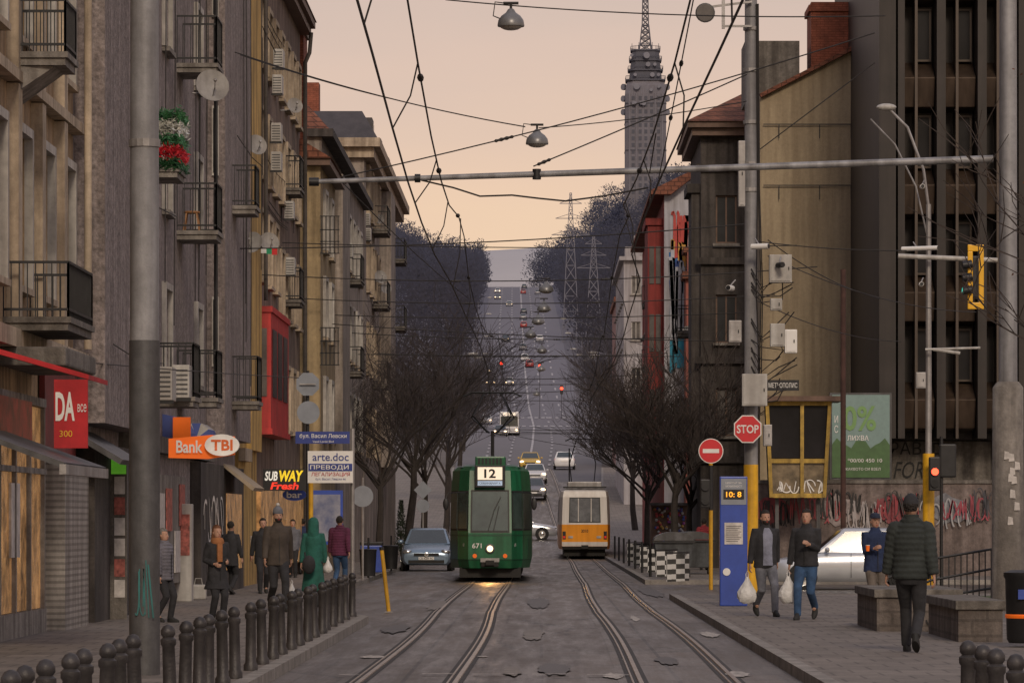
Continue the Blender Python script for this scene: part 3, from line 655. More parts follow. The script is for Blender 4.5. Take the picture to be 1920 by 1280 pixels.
MB().box(6.05,6.95,167.5,169.6,0,11.8).build('wall',m_salm,PB,True)
boxes('cornice',m_tile,PB,[(5.9,7.05,167.2,169.6,11.8,12.1),(5.95,7.05,167.3,169.6,12.9,13.1)])
boxes('baluster_post',m_salm,PB,[(6.1,6.25,167.3,167.5,12.1,12.9),(6.6,6.8,167.3,167.5,12.1,12.9)])
for z in(4.5,8): MB().box(6.2,6.7,167.46,167.49,z,z+1.9).build('window',glass_d,PB,True)
m_H=mat('white_far_render',(.34,.325,.345),.85,0,.12,1,streak=.3)
H=thing('apartment_house','white flat roofed house farther along the right side','building',(5.3,262,0))
bbox_house(H,-1,5.4,262,290,18.7,12,m_H,[(u,z,u+1.2,z+1.5) for u in rg(2,27,4) for z in(6,9,12,15)],[(u,z,u+.6,z+1.2) for u in(.5,) for z in(9.5,12.5,15.5)],z0=1)
boxes('parapet',m_H,H,[(5.1,17,261.6,290.4,18.7,18.95),(6.1,7.2,263,270,18.95,20.4),(5.5,6.05,262,265,18.95,19.6)])
H2=thing('row_house','small pink house with low roof left of the white far house','building',(4.8,330,4))
MB().box(6.2,11,330,350,3,19.7).build('wall',mat('pale_pink',(.30,.17,.16),.9,0,.15,1,streak=.3),H2,True)
MB().box(6.0,11.2,329.6,350,19.7,20.1).build('roof',m_tile,H2,True)
for z in(12,15): MB().box(6.5,7.2,329.95,329.98,z,z+1.4).build('window',glass_c,H2,True)
# dark modern office
m_brz=mat('bronze_panel',(.075,.052,.038),.4,.35,.25,1,streak=.3)
m_brd=mat('dark_brown_cladding',(.026,.020,.018),.55,.2,.3,1,streak=.3)
m_brl=mat('bronze_panel_edge',(.06,.045,.036),.45,.4,.2,1)
gl_off=mat('office_glass',(.015,.014,.016),.35,0,.5,.8,spec=.15)
O_=thing('office_block','dark brown modern office block with projecting bronze panels','building',(10,118,0))
MB().box(9.9,22,118.6,135,4.1,24).build('wall',m_brd,O_,True)
xs=[10.55,11.75,12.95,14.15,15.35,16.55]
for i,x in enumerate([9.9]+[q-.16 for q in xs]): MB().box(x,x+(.26 if i else .55),117.2,118.6,4.1,24).build('fin',m_brd,O_,True)
for x in xs: MB().box(x+.42,x+.5,117.45,118.3,4.1,24).build('thin_fin',m_brl,O_,True)
for x in xs:
    for k in range(6):
        z=4.3+3.15*k
        p=[V((x+.1,118.55,z)),V((x+.1,117.75,z+.1)),V((x+.1,117.5,z+.95)),V((x+.1,118.55,z+1.5))]
        MB().prism(p,(.92,0,0)).build('spandrel_panel',m_brz,O_,True,bevel=.03)
        f=MB().box(x+.52,x+.98,118.3,118.36,z+1.5,z+1.56).box(x+.52,x+.98,118.3,118.36,z+3.0,z+3.06).box(x+.52,x+.58,118.3,118.36,z+1.56,z+3.0).box(x+.92,x+.98,118.3,118.36,z+1.56,z+3.0).build('window',m_brl,O_,True)
        p=MB().box(x+.58,x+.92,118.34,118.37,z+1.56,z+3.0).build('pane',gl_off,O_,True); p.parent=f
MB().box(10,22,119.5,130,0,4.1).build('base_wall',m_brd,O_,True)
m_bgraf=mat('black_graffiti_paint',(.02,.02,.02),.8)  # black paint of the graffiti letters and planter tag
MB().box(10.3,13.4,119.3,119.49,2.8,4.05).build('pale_wall_panel',m_concd,O_,True)
text('РАВ  D',O_,m_bgraf,(11.2,119.28,3.85),1.6,.38); text('FOR',O_,m_bgraf,(10.95,119.28,3.2),.9,.5,shear=.3)
gw=thing('graffiti_wall','low concrete wall covered in graffiti behind the side street','wall',(6.2,114,0))
m_gw=mat('painted_wall',(.18,.145,.135),.9,0,.5,1.3,.2,20,streak=.4,grit=.3)
MB().box(6.1,14.5,114,114.3,0,2.75).build('wall_panel',m_gw,gw,True); MB().box(6.05,14.55,113.95,114.35,2.752,2.85).build('coping',m_concd,gw,True)
rr=random.Random(9)
for i,(x,w_,c) in enumerate(((6.6,.6,(.25,.05,.06)),(8.5,.8,(.26,.22,.22)),(10.1,.7,(.2,.05,.06)),(11.6,.7,(.18,.18,.2)))):
    b=MB(); b.poly([(x+w_*rr.uniform(.7,1)*math.cos(2*PI*k/18),113.97-i*.002,2.0+.5*rr.uniform(.6,1)*math.sin(2*PI*k/18)) for k in range(18)]); b.build('graffiti_fill',mat('graffill%d'%i,c,.7,0,.4,3,grit=.2),gw,True,rn=False)
for i,(x,w_,c) in enumerate(((6.2,1.0,(.02,.02,.025)),(7.1,1.4,(.28,.05,.06)),(7.9,1.2,(.02,.02,.02)),(8.6,1.2,(.34,.31,.31)),(9.5,1.3,(.24,.03,.04)),(9.8,1.4,(.03,.03,.03)),(10.8,1.4,(.3,.3,.31)),(11.4,1.4,(.26,.04,.06)),(12.2,1.5,(.04,.04,.05)))):
    b=MB(); squig(b,(x,113.955-i*.014,1.4+.15*(i%3)),(1,0,0),(0,0,1),(0,-1,0),w_,.95,rr,8,.035); b.build('graffiti_lettering',mat('graf%d'%i,c,.6),gw,True,rn=False)
bb=thing('billboard','green and pale blue advertising billboard on the beige end wall','billboard',(9.2,116,2.9))
x0,x1=GX(1560,116),GX(1668,116); z0,z1=ZZ(895,116),ZZ(740,116)
MB().box(x0-.06,x1+.06,116,116.2,z0-.06,z1+.06).build('frame',m_greyd,bb,True)
MB().box(x0,x1,115.98,115.995,z0,z1).build('poster',mat('pale_poster',(.18,.27,.26),.5,0,.14,1,grit=.08),bb,True)
m_pg=mat('poster_green',(.055,.125,.04),.5,0,.2,3,grit=.1); m_pg2=mat('poster_green_light',(.16,.30,.10),.5,0,.1,3)
p=[V((x0,115.97,z0)),V((x1,115.97,z0))]+[V((lerp(x1,x0,i/12),115.97,z0+.95+.12*math.sin(i*1.3)+.08*(i%2))) for i in range(13)]; MB().poly(p).build('printed_hill',m_pg,bb,True)
text('0%',bb,m_pg2,(x0+.80,115.96,z1-.68),.95,.72,bold=.02)
text('И\nС',bb,m_white,(x0+.12,115.96,z1-.85),.11,.5)
text('ЛИХВА',bb,m_white,(x0+.75,115.96,z1-1.25),.62,.15,bold=.01)
text('*00/00 450 10',bb,m_white,(x0+.95,115.955,z0+.5),1.0,.11); text('КАКВОТО СИ ВЗЕЛ',bb,m_white,(x0+.9,115.955,z0+.25),1.0,.08)
bo=thing('glazed_booth','yellow framed glazed booth with flat wooden roof on stilts','kiosk',(8,112.5,2.4))
x0,x1=GX(1438,112),GX(1556,112); z0,z1=ZZ(932,112),ZZ(752,112); xm=(x0+x1)/2+.1
m_yelo=mat('dull_yellow_paint',(.46,.30,.05),.6,0,.35,3,streak=.45,grit=.2)
xb0,xb1=x0+.12,x1-.16
b=MB()
for xa,xb_ in((xb0,x0),(xm,xm),(xb1,x1)): b.bar((xa,112,z0),(xb_,112,z1),.13,.1); 
for z,f in((z0+.05,.02),(z0+1.02,.5),(z1-.06,1)): b.bar((lerp(xb0,x0,f),112.012,z),(lerp(xb1,x1,f),112.012,z),.12,.12)
b.build('frame',m_yelo,bo,True)
MB().box(x0-.25,x1+.35,111.7,113.7,z1,z1+.14).build('roof',m_framed,bo,True)
MB().prism([V((xb0,112.08,z0)),V((xb1,112.08,z0)),V((x1,112.08,z1)),V((x0,112.08,z1))],(0,1.4,0)).build('cabin_shell',m_brd,bo,True)
MB().poly([(x0+.1,112.05,z0+1.1),(x1-.1,112.05,z0+1.1),(x1-.05,112.05,z1-.1),(x0+.05,112.05,z1-.1)]).build('upper_glass',gl_off,bo,True)
MB().poly([(xb0+.06,112.05,z0+.1),(xb1-.06,112.05,z0+.1),(x1-.12,112.05,z0+.98),(x0+.1,112.05,z0+.98)]).build('lower_glass',mat('yellowish_glass',(.17,.13,.08),.3,0,.7,3),bo,True)
b=MB(); squig(b,(xb0+.1,112.03,z0+.1),(1,0,0),(0,0,1),(0,-1,0),x1-x0-.45,.4,rr,6,.028); b.build('graffiti_lettering',m_white,bo,True,rn=False)
for x in(x0+.3,x1-.3): MB().box(x-.05,x+.05,112.3,112.4,0,z0).build('stilt',m_greyd,bo,True)
sg=thing('hanging_shop_board','small black board with white capitals above the booth roof','sign',(7,111.5,5))
c=W(1468,722,111.5); MB().box(c.x-.45,c.x+.45,111.5,111.56,c.z-.15,c.z+.15).build('board',m_black,sg,True); text('МЕТРОПОЛИС',sg,m_white,c+V((0,-.02,0)),.8,.14)
# ------------------------------------------------------------ TV tower and pylons
def lattice(b,c,w0,w1,z0,z1,n,r,br=None):
    c=V(c); br=br or r*.7
    lv=[(z0+(z1-z0)*i/n,lerp(w0,w1,i/n)/2) for i in range(n+1)]
    cs=[(-1,-1),(1,-1),(1,1),(-1,1)]
    P=[[V((c.x+s*h,c.y+t*h,z)) for s,t in cs] for z,h in lv]
    for i in range(n):
        for k in range(4):
            b.bar(P[i][k],P[i+1][k],r*2); b.bar(P[i][k],P[i+1][(k+1)%4],br*2); b.bar(P[i][(k+1)%4],P[i+1][k],br*2); b.bar(P[i+1][k],P[i+1][(k+1)%4],br*2)
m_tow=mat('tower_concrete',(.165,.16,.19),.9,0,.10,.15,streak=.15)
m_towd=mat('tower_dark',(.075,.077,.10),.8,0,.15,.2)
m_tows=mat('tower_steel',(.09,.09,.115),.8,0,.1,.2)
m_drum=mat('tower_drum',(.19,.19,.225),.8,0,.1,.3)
tX,tY=GX(1210,1200),1200
TW=thing('television_tower','concrete television tower with antenna drums above the wooded hill','tower',(tX,tY,80))
h=6.1; ch=1.0
def octo(h,ch,z): return [V((tX+a,tY+c,z)) for a,c in((-h+ch,-h),(h-ch,-h),(h,-h+ch),(h,h-ch),(h-ch,h),(-h+ch,h),(-h,h-ch),(-h,-h+ch))]
MB().loft([octo(h,ch,80),octo(h,ch,129),octo(h-.2,1.6,131.5),octo(h-.8,1.6,133)]).build('shaft',m_tow,TW,True)
for x in(-4.9,-2.8,2.8,4.9): MB().box(tX+x-.25,tX+x+.25,tY-h-.35,tY-h,80,129).build('rib',m_tow,TW,True)
for i in range(15):
    for x in(-3.8,-1.7,0,1.7,3.8): MB().box(tX+x-.45,tX+x+.45,tY-h-.06,tY-h-.01,99+i*2.0,100.2+i*2.0).build('window',m_towd,TW,True)
for z in(112,120.5,126): MB().loft([octo(h+.12,ch,z),octo(h+.12,ch,z+.3)]).build('ring_band',m_towd,TW,True)
for z,hh in((133,5.9),(136,5.2),(139,4.8),(142,4.4)):
    g=MB().loft([octo(hh,1.5,z),octo(hh,1.5,z+.4)]).build('platform',m_towd,TW,True)
    b=MB(); pp=octo(hh,1.5,z+.4)
    for k in range(8):
        b.bar(pp[k]+V((0,0,1.0)),pp[(k+1)%8]+V((0,0,1.0)),.12)
        for j in range(5): q=pp[k].lerp(pp[(k+1)%8],j/5); b.bar(q,q+V((0,0,1.0)),.09)
    q=b.build('platform_railing',m_towd,TW,True); q.parent=g
MB().loft([octo(4.9,1.5,133),octo(4.0,1.3,142)]).build('upper_core',m_towd,TW,True)
rr=random.Random(2)
for i in range(13):
    z=rr.choice([130,131,134.6,134.8,137.7,126,140.4]); r=rr.choice([.5,.7,.95])
    x=tX+(-5+10*i/12)*(1 if z<133 else .8); y=tY-6.3 if z<133 else tY-5.2
    MB().cyl((x,y,z),(x+rr.uniform(-.3,.3),y-.9,z),r,14).build('antenna_drum',m_drum,TW,True,smooth=True)
for s in(-1,1):
    for z in(124,128,131.5): MB().cyl((tX+s*6.2,tY,z),(tX+s*6.8,tY-.5,z),.95,14).build('antenna_drum',m_drum,TW,True,smooth=True)
b=MB(); lattice(b,(tX,tY,0),3.6,2.0,142.4,150,4,.16); lattice(b,(tX,tY,0),1.9,1.0,150,172,12,.14,.09); b.build('lattice_mast',m_tows,TW,True,rn=False)
for i in range(6): a=i*1.047; MB().bar((tX+4.0*math.cos(a),tY+4.0*math.sin(a),142.4),(tX+4.0*math.cos(a),tY+4.0*math.sin(a),144.6),.16).build('antenna_rod',m_tows,TW,True)
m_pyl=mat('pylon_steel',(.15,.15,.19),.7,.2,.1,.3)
for i,(px,top,Y,l) in enumerate(((1070,362,900,'taller steel lattice pylon rising from the right wooded slope'),(1113,442,860,'shorter steel lattice pylon right of the taller one'))):
    x=GX(px,Y); z0=gh(x,Y); z1=ZZ(top,Y); p=thing('lattice_pylon',l,'pylon',(x,Y,z0),0,'power pylons on the hill')
    b=MB(); zm=lerp(z0,z1,.72); lattice(b,(x,Y,0),3.8,1.4,z0,zm,7,.08,.05); lattice(b,(x,Y,0),1.4,.4,zm,z1,5,.07,.05); b.build('mast',m_pyl,p,True,rn=False)
    for k,f in enumerate((.72,.83,.93)):
        z=lerp(z0,z1,f); L=(3.6 if i else 4.3)-k*.9; b=MB()
        b.bar((x-L,Y,z),(x+L,Y,z),.15).bar((x-L,Y,z),(x,Y,z+1.1),.1).bar((x+L,Y,z),(x,Y,z+1.1),.1); b.build('crossarm',m_pyl,p,True)
# ------------------------------------------------------------ cars
def car(name,label,loc,rz,m,L=4.1,Wd=1.72,H=1.45,kind='hatch',lights=None,group=None,plate=None,roofsign=False,detail=True):
    t=thing(name,label,'car',loc,rz,group); w=Wd/2; b=MB()
    st=[(-.5,.76,.58,.36),(-.49,.88,.66,.24),(-.46,.95,.72,.2),(-.40,.985,.78,.2),(-.28,1,.86,.2),(-.2,1,.92,.2),(0,1,.93,.2),(.2,1,.95,.2),(.36,1,.96,.2),(.44,.98,.95,.2),(.485,.93,.88,.24),(.5,.82,.7,.36)]
    rings=[]
    for f,ws,zt,zb in st:
        y=f*L; q=w*ws
        rings.append([V((x*q,y,z)) for x,z in((-.86,zb),(-.97,zb+.1),(-1,zb+.5*(zt-zb)),(-.975,zt-.10),(-.90,zt-.02),(-.6,zt+.012),(.6,zt+.012),(.90,zt-.02),(.975,zt-.10),(1,zb+.5*(zt-zb)),(.97,zb+.1),(.86,zb))])
    b.loft(rings); b.build('body',m,t,smooth=True)
    yb0,yt0=-.235*L,-.06*L; yb1,yt1=(.455*L,.34*L) if kind=='hatch' else (.36*L,.21*L)
    wb,wt=w*.92,w*.70; zb=.90; zt=H-.035
    base=[V((-wb,yb0,zb)),V((wb,yb0,zb)),V((wb,yb1,zb)),V((-wb,yb1,zb))]; top=[V((-wt,yt0,zt)),V((wt,yt0,zt)),V((wt,yt1,zt)),V((-wt,yt1,zt))]
    b=MB().loft([base,top,[V((p.x*.8,lerp(p.y,(yt0+yt1)/2,.15),H)) for p in top]]); b.build('cabin',m,t,smooth=True,bevel=.045 if detail else 0)
    def pan(nm,a,bq,c,d,u0,u1,v0,v1,off=.012,mm=glass_car):
        n=(bq-a).cross(d-a).normalized()
        if n.dot((a+bq+c+d)/4-V((0,(yb0+yb1)/2,1.1)))<0: n=-n
        f=lambda u,v:(a.lerp(bq,u)).lerp(d.lerp(c,u),v)+n*off
        return MB().poly([f(u0,v0),f(u1,v0),f(u1,v1),f(u0,v1)]).build(nm,mm,t)
    pan('windscreen',base[0],base[1],top[1],top[0],.06,.94,.06,.93)
    pan('rear_window',base[3],base[2],top[2],top[3],.08,.92,.12,.9)
    for a,bq,c,d in((base[0],base[3],top[3],top[0]),(base[1],base[2],top[2],top[1])):
        pan('side_window',a,bq,c,d,.07,.42,.1,.9); pan('side_window',a,bq,c,d,.46,.74,.1,.9); pan('side_window',a,bq,c,d,.77,.93,.12,.88)
    for sx in(-1,1):
        for sy in(-.315,.30):
            x=sx*(w-.085); y=sy*L
            MB().lathe((sx*(w-.02),y,.31),[(.365,-.02),(.365,.028)],22,(sx,0,0)).build('wheel_arch',m_rub,t)
            wh=MB().lathe((x-sx*.09,y,.3),[(.2,0),(.29,.01),(.31,.05),(.31,.16),(.29,.2),(.2,.205)],22,(sx,0,0)).build('tyre',m_rub,t,smooth=True)
            rb=MB().lathe((x+sx*.105,y,.3),[(.195,0),(.195,.018),(.17,.012),(.05,.022),(.04,.03)],20,(sx,0,0)).build('rim',m_chrome,t,smooth=True); rb.parent=wh
        MB().sph((sx*w*.74,-.478*L,.645),.17,.09,.085).build('headlight',(LAMPW2 if lights=='far' else LAMPW) if lights else m_chrome,t,smooth=True)
        MB().sph((sx*w*.80,.472*L,.76),.12,.07,.12).build('tail_light',TAIL,t,smooth=True)
        if detail:
            MB().sph((sx*(w+.06),yb0+.28,.98),.10,.06,.065).build('mirror',m,t,smooth=True)
            for y in(-.02*L,.22*L): MB().box(sx*w-.004,sx*w+.004,y,y+.012,.3,.9).build('door_seam',m_rub,t)
            MB().box(min(sx*w,sx*(w+.02)),max(sx*w,sx*(w+.02)),.06*L,.06*L+.16,.74,.77).build('door_handle',m,t)
    MB().box(-.42,.42,-.503*L,-.47*L,.50,.60).build('grille',m_rub,t); MB().box(-.6,.6,-.506*L,-.47*L,.27,.37).build('lower_grille',m_rub,t)
    MB().box(-.26,.26,-.512*L,-.507*L,.38,.48).build('number_plate',m_white,t)
    MB().box(-.26,.26,.502*L,.507*L,.60,.70).build('rear_plate',m_white,t)
    if plate: text(plate,t,m_black,(0,-.514*L,.43),.46,.07,world=False)
    if roofsign: MB().box(-.25,.25,-.05,.12,H,H+.14).build('taxi_sign',m_yel,t,bevel=.02)
    return t
m_cb=mat('car_steel_blue',(.22,.30,.40),.25,.4,.06,1,spec=.8)
m_cs=mat('car_silver',(.48,.50,.54),.22,.4,.06,1,spec=.8)
m_cw=mat('car_white',(.6,.6,.62),.3,0,.05,1)
m_cr=mat('car_red',(.30,.03,.03),.3,0,.05,1)
m_ck=mat('car_dark',(.05,.055,.07),.3,.2,.05,1)
m_cy=mat('car_taxi_yellow',(.50,.33,.06),.35,0,.05,1)
m_cg=mat('car_grey',(.20,.20,.23),.35,.2,.05,1)
c=car('parked_car','steel blue hatchback parked left of the green tram',(-3.85,136,0),0,m_cb,4.15,1.7,1.44,plate='CB 4289 PC')
MB().lathe((0,-.516*4.15,.55),[(.07,0),(.075,.01),(.06,.014)],20,(0,-1,0)).build('badge_ring',m_chrome,c)
MB().bar((-.04,-2.17,.58),(0,-2.17,.51),.012).bar((.04,-2.17,.58),(0,-2.17,.51),.012).build('badge',m_rub,c)
car('silver_car','silver hatchback crossing on the side street behind the walking men',(GX(1600,98),98.6,0),-PI/2,m_cs,4.0,1.72,1.52)
car('crossing_car','silver saloon crossing the street behind the green tram',(GX(968,215),215,gz(215)),PI/2,m_cs,4.4,1.75,1.42,'sedan')
tr='cars coming down or climbing the long far road'
p1=car('road_car','grey car close behind the green tram with orange headlights',(GX(1000,272),272,gz(272)),0,m_cg,4.3,1.75,1.45,'sedan','far',tr)
def Yfor(py):
    lo,hi=260,1400
    for _ in range(40):
        m=(lo+hi)/2
        if 975-(gz(m)-1.7)*K/m>py: lo=m
        else: hi=m
    return lo
p2=car('road_car','white hatchback driving away right of the tram queue',(GX(1058,328),328,gz(328)),PI,m_cw,4.1,1.72,1.45,'hatch',None,tr,detail=False)
dup(p1,(GX(1003,298),298,gz(298)),0,'white car second in the queue behind the tram',swap={m_cg:m_cw}); 
dup(p1,(GX(994,326),326,gz(326)),0,'yellow taxi third in the queue behind the tram',swap={m_cg:m_cy})
far=[(912,795,0,m_cw,'white car with lit headlights left of the far bus'),(962,815,0,m_ck,'dark car with glowing headlights in front of the far bus'),(938,818,0,m_cg,'grey car beside the dark headlit car below the bus'),
(955,722,0,m_cw,'white car just above the far crossing, left lane'),(912,700,0,m_cg,'grey car at the left kerb of the far junction'),(993,688,1,m_cr,'dark red car climbing in the right lane above the junction'),
(984,676,1,m_cw,'white car climbing just above the dark red car'),(981,656,1,m_cg,'grey van-like car in mid slope right lane'),(982,614,1,m_cr,'red car climbing halfway up the far hill'),
(981,599,1,m_cg,'grey car climbing close above the halfway red car'),(982,588,1,m_ck,'dark car climbing in the upper half of the slope'),(955,574,0,m_cw,'white car descending alone near the hilltop'),
(933,561,0,m_cg,'grey car descending at the left edge near the hilltop'),(981,551,1,m_cr,'red car just below the crest of the far road'),(933,549,0,m_cw,'white car at the crest of the road, left lane'),
(1008,552,1,m_cg,'grey car at the crest of the road, right edge'),(920,722,0,m_ck,'dark car left of the white car above the crossing'),(983,541,1,m_ck,'farthest dark car on the very crest'),
(948,640,0,m_ck,'dark car descending alone at mid slope, left lane'),(1012,640,1,m_cw,'white car climbing at mid slope, rightmost lane')]
for px,py,d,m,l in far:
    Y=Yfor(py)
    o=dup(p1 if not d else p2,(GX(px,Y),Y,gz(Y)+.05),0 if not d else PI,l,swap={(m_cg if not d else m_cw):m})
    o.rotation_euler.x=-math.atan((gz(Y+5)-gz(Y-5))/10)*(-1 if not d else 1)
Y=Yfor(818)+8; bus=thing('trolley_bus','pale bus with lit windscreen coming down the far road','bus',(GX(955,Y),Y,gz(Y)))
MB().box(-1.25,1.25,0,11,.35,3.1).build('body',m_cw,bus,bevel=.15); MB().box(-1.1,1.1,-.03,-.01,1.2,2.5).build('windscreen',glass_car,bus); MB().box(-.8,.8,-.04,-.015,2.6,2.95).build('destination_display',DISP,bus)
for s in(-1,1):
    MB().sph((s*.95,-.02,.75),.16,.06,.12).build('headlight',LAMPW2,bus); MB().lathe((s*1.05,1.8,.48),[(.48,0),(.48,.25)],16,(s,0,0)).build('wheel',m_rub,bus)
    MB().box(s*1.26-.01,s*1.26+.01,.5,10.5,1.4,2.5).build('side_window',glass_car,bus)
# ------------------------------------------------------------ green tram
m_tg=mat('tram_green',(.014,.125,.056),.32,0,.22,1.2,spec=.45,streak=.4,grit=.1)
m_tgd=mat('tram_dark_green',(.008,.065,.032),.4,0,.25,.8,streak=.2)
m_under=mat('underframe',(.018,.017,.016),.8,0,.3,3)
def tram_ring(z,L,nose,hw,inset,lean):
    pts=[(-nose[0],0),(nose[0],0),(nose[1],.55),(hw,1.9),(hw,L-1.9),(nose[1],L-.5),(nose[0],L),(-nose[0],L),(-nose[1],L-.5),(-hw,L-1.9),(-hw,1.9),(-nose[1],.55)]
    o=[]
    for x,y in pts:
        s=1-inset/hw
        if y<L/2: yy=y+lean*(1 if y<1 else .3)
        else: yy=y-lean*(1 if y>L-1 else .3)
        o.append(V((x*s,yy,z)))
    return o
def make_tram(root,L,nose,hw,prof,mats):
    def at(z):
        for a,c in zip(prof,prof[1:]):
            if a[0]<=z<=c[0]:
                t=(z-a[0])/(c[0]-a[0]); return tram_ring(z,L,nose,hw,lerp(a[1],c[1],t),lerp(a[2],c[2],t))
        return tram_ring(z,L,nose,hw,prof[-1][1],prof[-1][2])
    for z0,z1,m,nm in mats:
        zs=[z0]+[p[0] for p in prof if z0<p[0]<z1]+[z1]
        MB().loft([at(z) for z in zs]).build(nm,m,root)
    def panel(nm,k,t0,t1,z0,z1,m,off=.012,par=None):
        rs=[at(z0),at(z1)]; P=[]
        for r,ts in((rs[0],(t0,t1)),(rs[1],(t1,t0))):
            for t in ts: P.append(r[k].lerp(r[(k+1)%12],t))
        n=(P[1]-P[0]).cross(P[3]-P[0]).normalized(); c=sum(P,V((0,0,0)))/4
        if n.dot(c-V((0,L/2,c.z)))<0: n=-n
        o=MB().prism([p+n*(off-.01) for p in P],n*.01).build(nm,m,root)
        if par: o.parent=par
        return o
    return panel
GT=thing('green_tram','green tram with lit number 12 display coming towards the camera','tram',(-1.42,110.5,0))
prof=[(.38,.05,.10),(.62,.0,.0),(1.35,.0,.02),(2.55,.03,.26),(3.08,.07,.36),(3.2,.22,.45)]
pn=make_tram(GT,15,(.60,.90),1.14,prof,[(.38,3.2,m_tg,'body')])
m_rubs=mat('window_rubber',(.015,.015,.015),.6)
m_inner=mat('tram_windscreen',(.035,.055,.05),.12,0,.6,1.5,spec=.6)
pn('windscreen_rubber',0,.05,.95,1.36,2.54,m_rubs,.012); pn('windscreen',0,.085,.915,1.41,2.49,m_inner,.022)
for k in(11,1): pn('quarter_window_rubber',k,.03,.97,1.42,2.52,m_rubs,.012); pn('quarter_window',k,.1,.9,1.47,2.47,m_inner,.022)
for k,(a,c) in((10,(.06,.94)),(2,(.06,.94))): pn('corner_window_rubber',k,a,c,1.42,2.52,m_rubs,.012); pn('corner_window',k,a+.05,c-.05,1.47,2.46,m_inner,.022)
for k in(3,9):
    for i in range(6): pn('side_window',k,.03+i*.16,.16+i*.16,1.45,2.45,glass_d,.014)
for k in(0,1,11,2,10): pn('belt_line',k,0,1,1.27,1.31,m_tgd,.008); pn('lower_seam',k,0,1,.60,.63,m_tgd,.008)
pn('door_panel',2,.5,.9,.66,1.2,m_tgd,.014)
MB().box(-.42,.42,.10,.2,2.60,3.22).build('display_box',m_black,GT,bevel=.02)
MB().box(-.34,.34,.085,.099,2.82,3.17).build('route_display',DISP,GT); MB().box(-.34,.34,.085,.099,2.66,2.79).build('destination_strip',mat('lit_bluish',(.35,.45,.6),.4,emit=.35),GT)
text('12',GT,m_black,(0,.08,2.995),.32,.25,world=False,bold=.03); text('СЕМИНАРИЯТА',GT,m_black,(0,.08,2.725),.58,.06,world=False)
text('671',GT,m_white,(-.36,-.012,1.0),.26,.14,world=False,bold=.012)
text('671',GT,m_white,(-.73,.22,1.02),.09,.09,world=False,U=(.48,-.88,0)); text('671',GT,m_white,(.70,.14,1.02),.09,.09,world=False,U=(.48,.88,0))
MB().lathe((0,-.005,.92),[(.13,0),(.135,.03),(.11,.045)],22,(0,-1,0)).build('headlight_rim',m_greyd,GT,smooth=True)
MB().lathe((0,-.05,.92),[(.085,0),(.07,.02),(.02,.03)],22,(0,-1,0)).build('headlight',LAMPW,GT,smooth=True)
for s in(-1,1):
    MB().lathe((s*.42,.0,.72),[(.06,0),(.06,.02)],14,(0,-1,0)).build('indicator_light',m_orange,GT)
    mr=MB().tube([(s*.5,.3,2.5),(s*1.15,.1,2.45),(s*1.22,.05,2.3)],.015,6).build('mirror_arm',m_black,GT)
    q=MB().sph((s*1.22,.03,2.15),.08,.03,.17).build('mirror',m_black,GT,smooth=True); q.parent=mr
MB().tube([(-.05,-.0,1.42),(.12,.08,2.0),(.3,.16,2.35)],.012,5).build('wiper',m_black,GT); MB().tube([(.1,.0,1.42),(.25,.1,2.1)],.012,5).build('wiper',m_black,GT)
MB().box(-.24,.24,-.12,.1,.42,.66).box(-.12,.12,-.32,-.1,.46,.60).build('coupler',m_under,GT,bevel=.02)
MB().box(-.26,.26,-.13,-.12,.55,.66).build('coupler_plate',m_steel,GT)
MB().box(-.85,.85,.5,14.5,.14,.40).build('underframe',m_under,GT)
for y in(2.4,4.2,11,12.8):
    for s in(-1,1): MB().lathe((s*.5,y,.3),[(.33,-.06),(.33,.06)],18,(1,0,0)).build('wheel',m_under,GT)
MB().box(-.85,.85,.35,.5,.12,.36).build('lifeguard',m_under,GT)
MB().box(-.42,.42,.7,2.6,3.19,3.48).build('roof_unit',m_tg,GT,bevel=.04)
for i in range(7): MB().box(-.34+i*.1,-.28+i*.1,.68,.7,3.26,3.42).build('roof_vent',m_black,GT)
MB().loft([[V((x,y,3.18)) for x,y in((-.85,1.),(.85,1.),(.85,14),(-.85,14))],[V((x,y,3.26)) for x,y in((-.65,1.5),(.65,1.5),(.65,13.5),(-.65,13.5))]]).build('roof_crown',m_tgd,GT)
b=MB().tube([(0,6,3.3),(0,6,4.3)],.05,8)
for s in(-1,1):
    b.tube([(s*.1,6,4.25),(s*.62,6.7,4.7),(s*.25,6,5.38)],.028,6); b.tube([(s*.15,5.8,4.25),(s*.55,5.3,4.72),(s*.25,6,5.38)],.022,6)
b.tube([(-.85,6,5.30),(-.6,6,5.42),(.6,6,5.42),(.85,6,5.30)],.03,6).tube([(-.6,6.15,5.41),(.6,6.15,5.41)],.022,6); b.build('pantograph',m_black,GT,smooth=True)
# ------------------------------------------------------------ yellow tram (rear)
m_ty=mat('tram_orange',(.80,.30,.010),.35,0,.1,.8,streak=.15)
m_twh=mat('tram_cream',(.66,.63,.60),.4,0,.06,.8,streak=.15)
YT=thing('yellow_tram','orange and white tram seen from behind on the right track','tram',(1.9,175,.02))
prof=[(.42,.03,.06),(.6,.0,.0),(1.5,.0,.0),(2.7,.05,.12),(2.95,.10,.2),(3.12,.35,.5)]
pn=make_tram(YT,15,(1.0,1.08),1.14,prof,[(.42,1.50,m_ty,'lower_body'),(1.50,3.0,m_twh,'upper_body'),(3.0,3.12,m_conc,'roof')])
pn('waist_band',0,-.0,1.0,.55,.74,m_twh,.012); pn('bumper_band',0,.0,1.0,.42,.54,m_under,.02)
pn('rear_window_rubber',0,.15,.85,1.58,2.68,m_rubs,.012); pn('rear_window',0,.17,.83,1.62,2.64,mat('tram_rear_glass',(.13,.135,.145),.2,0,.6,2,spec=.4),.022)
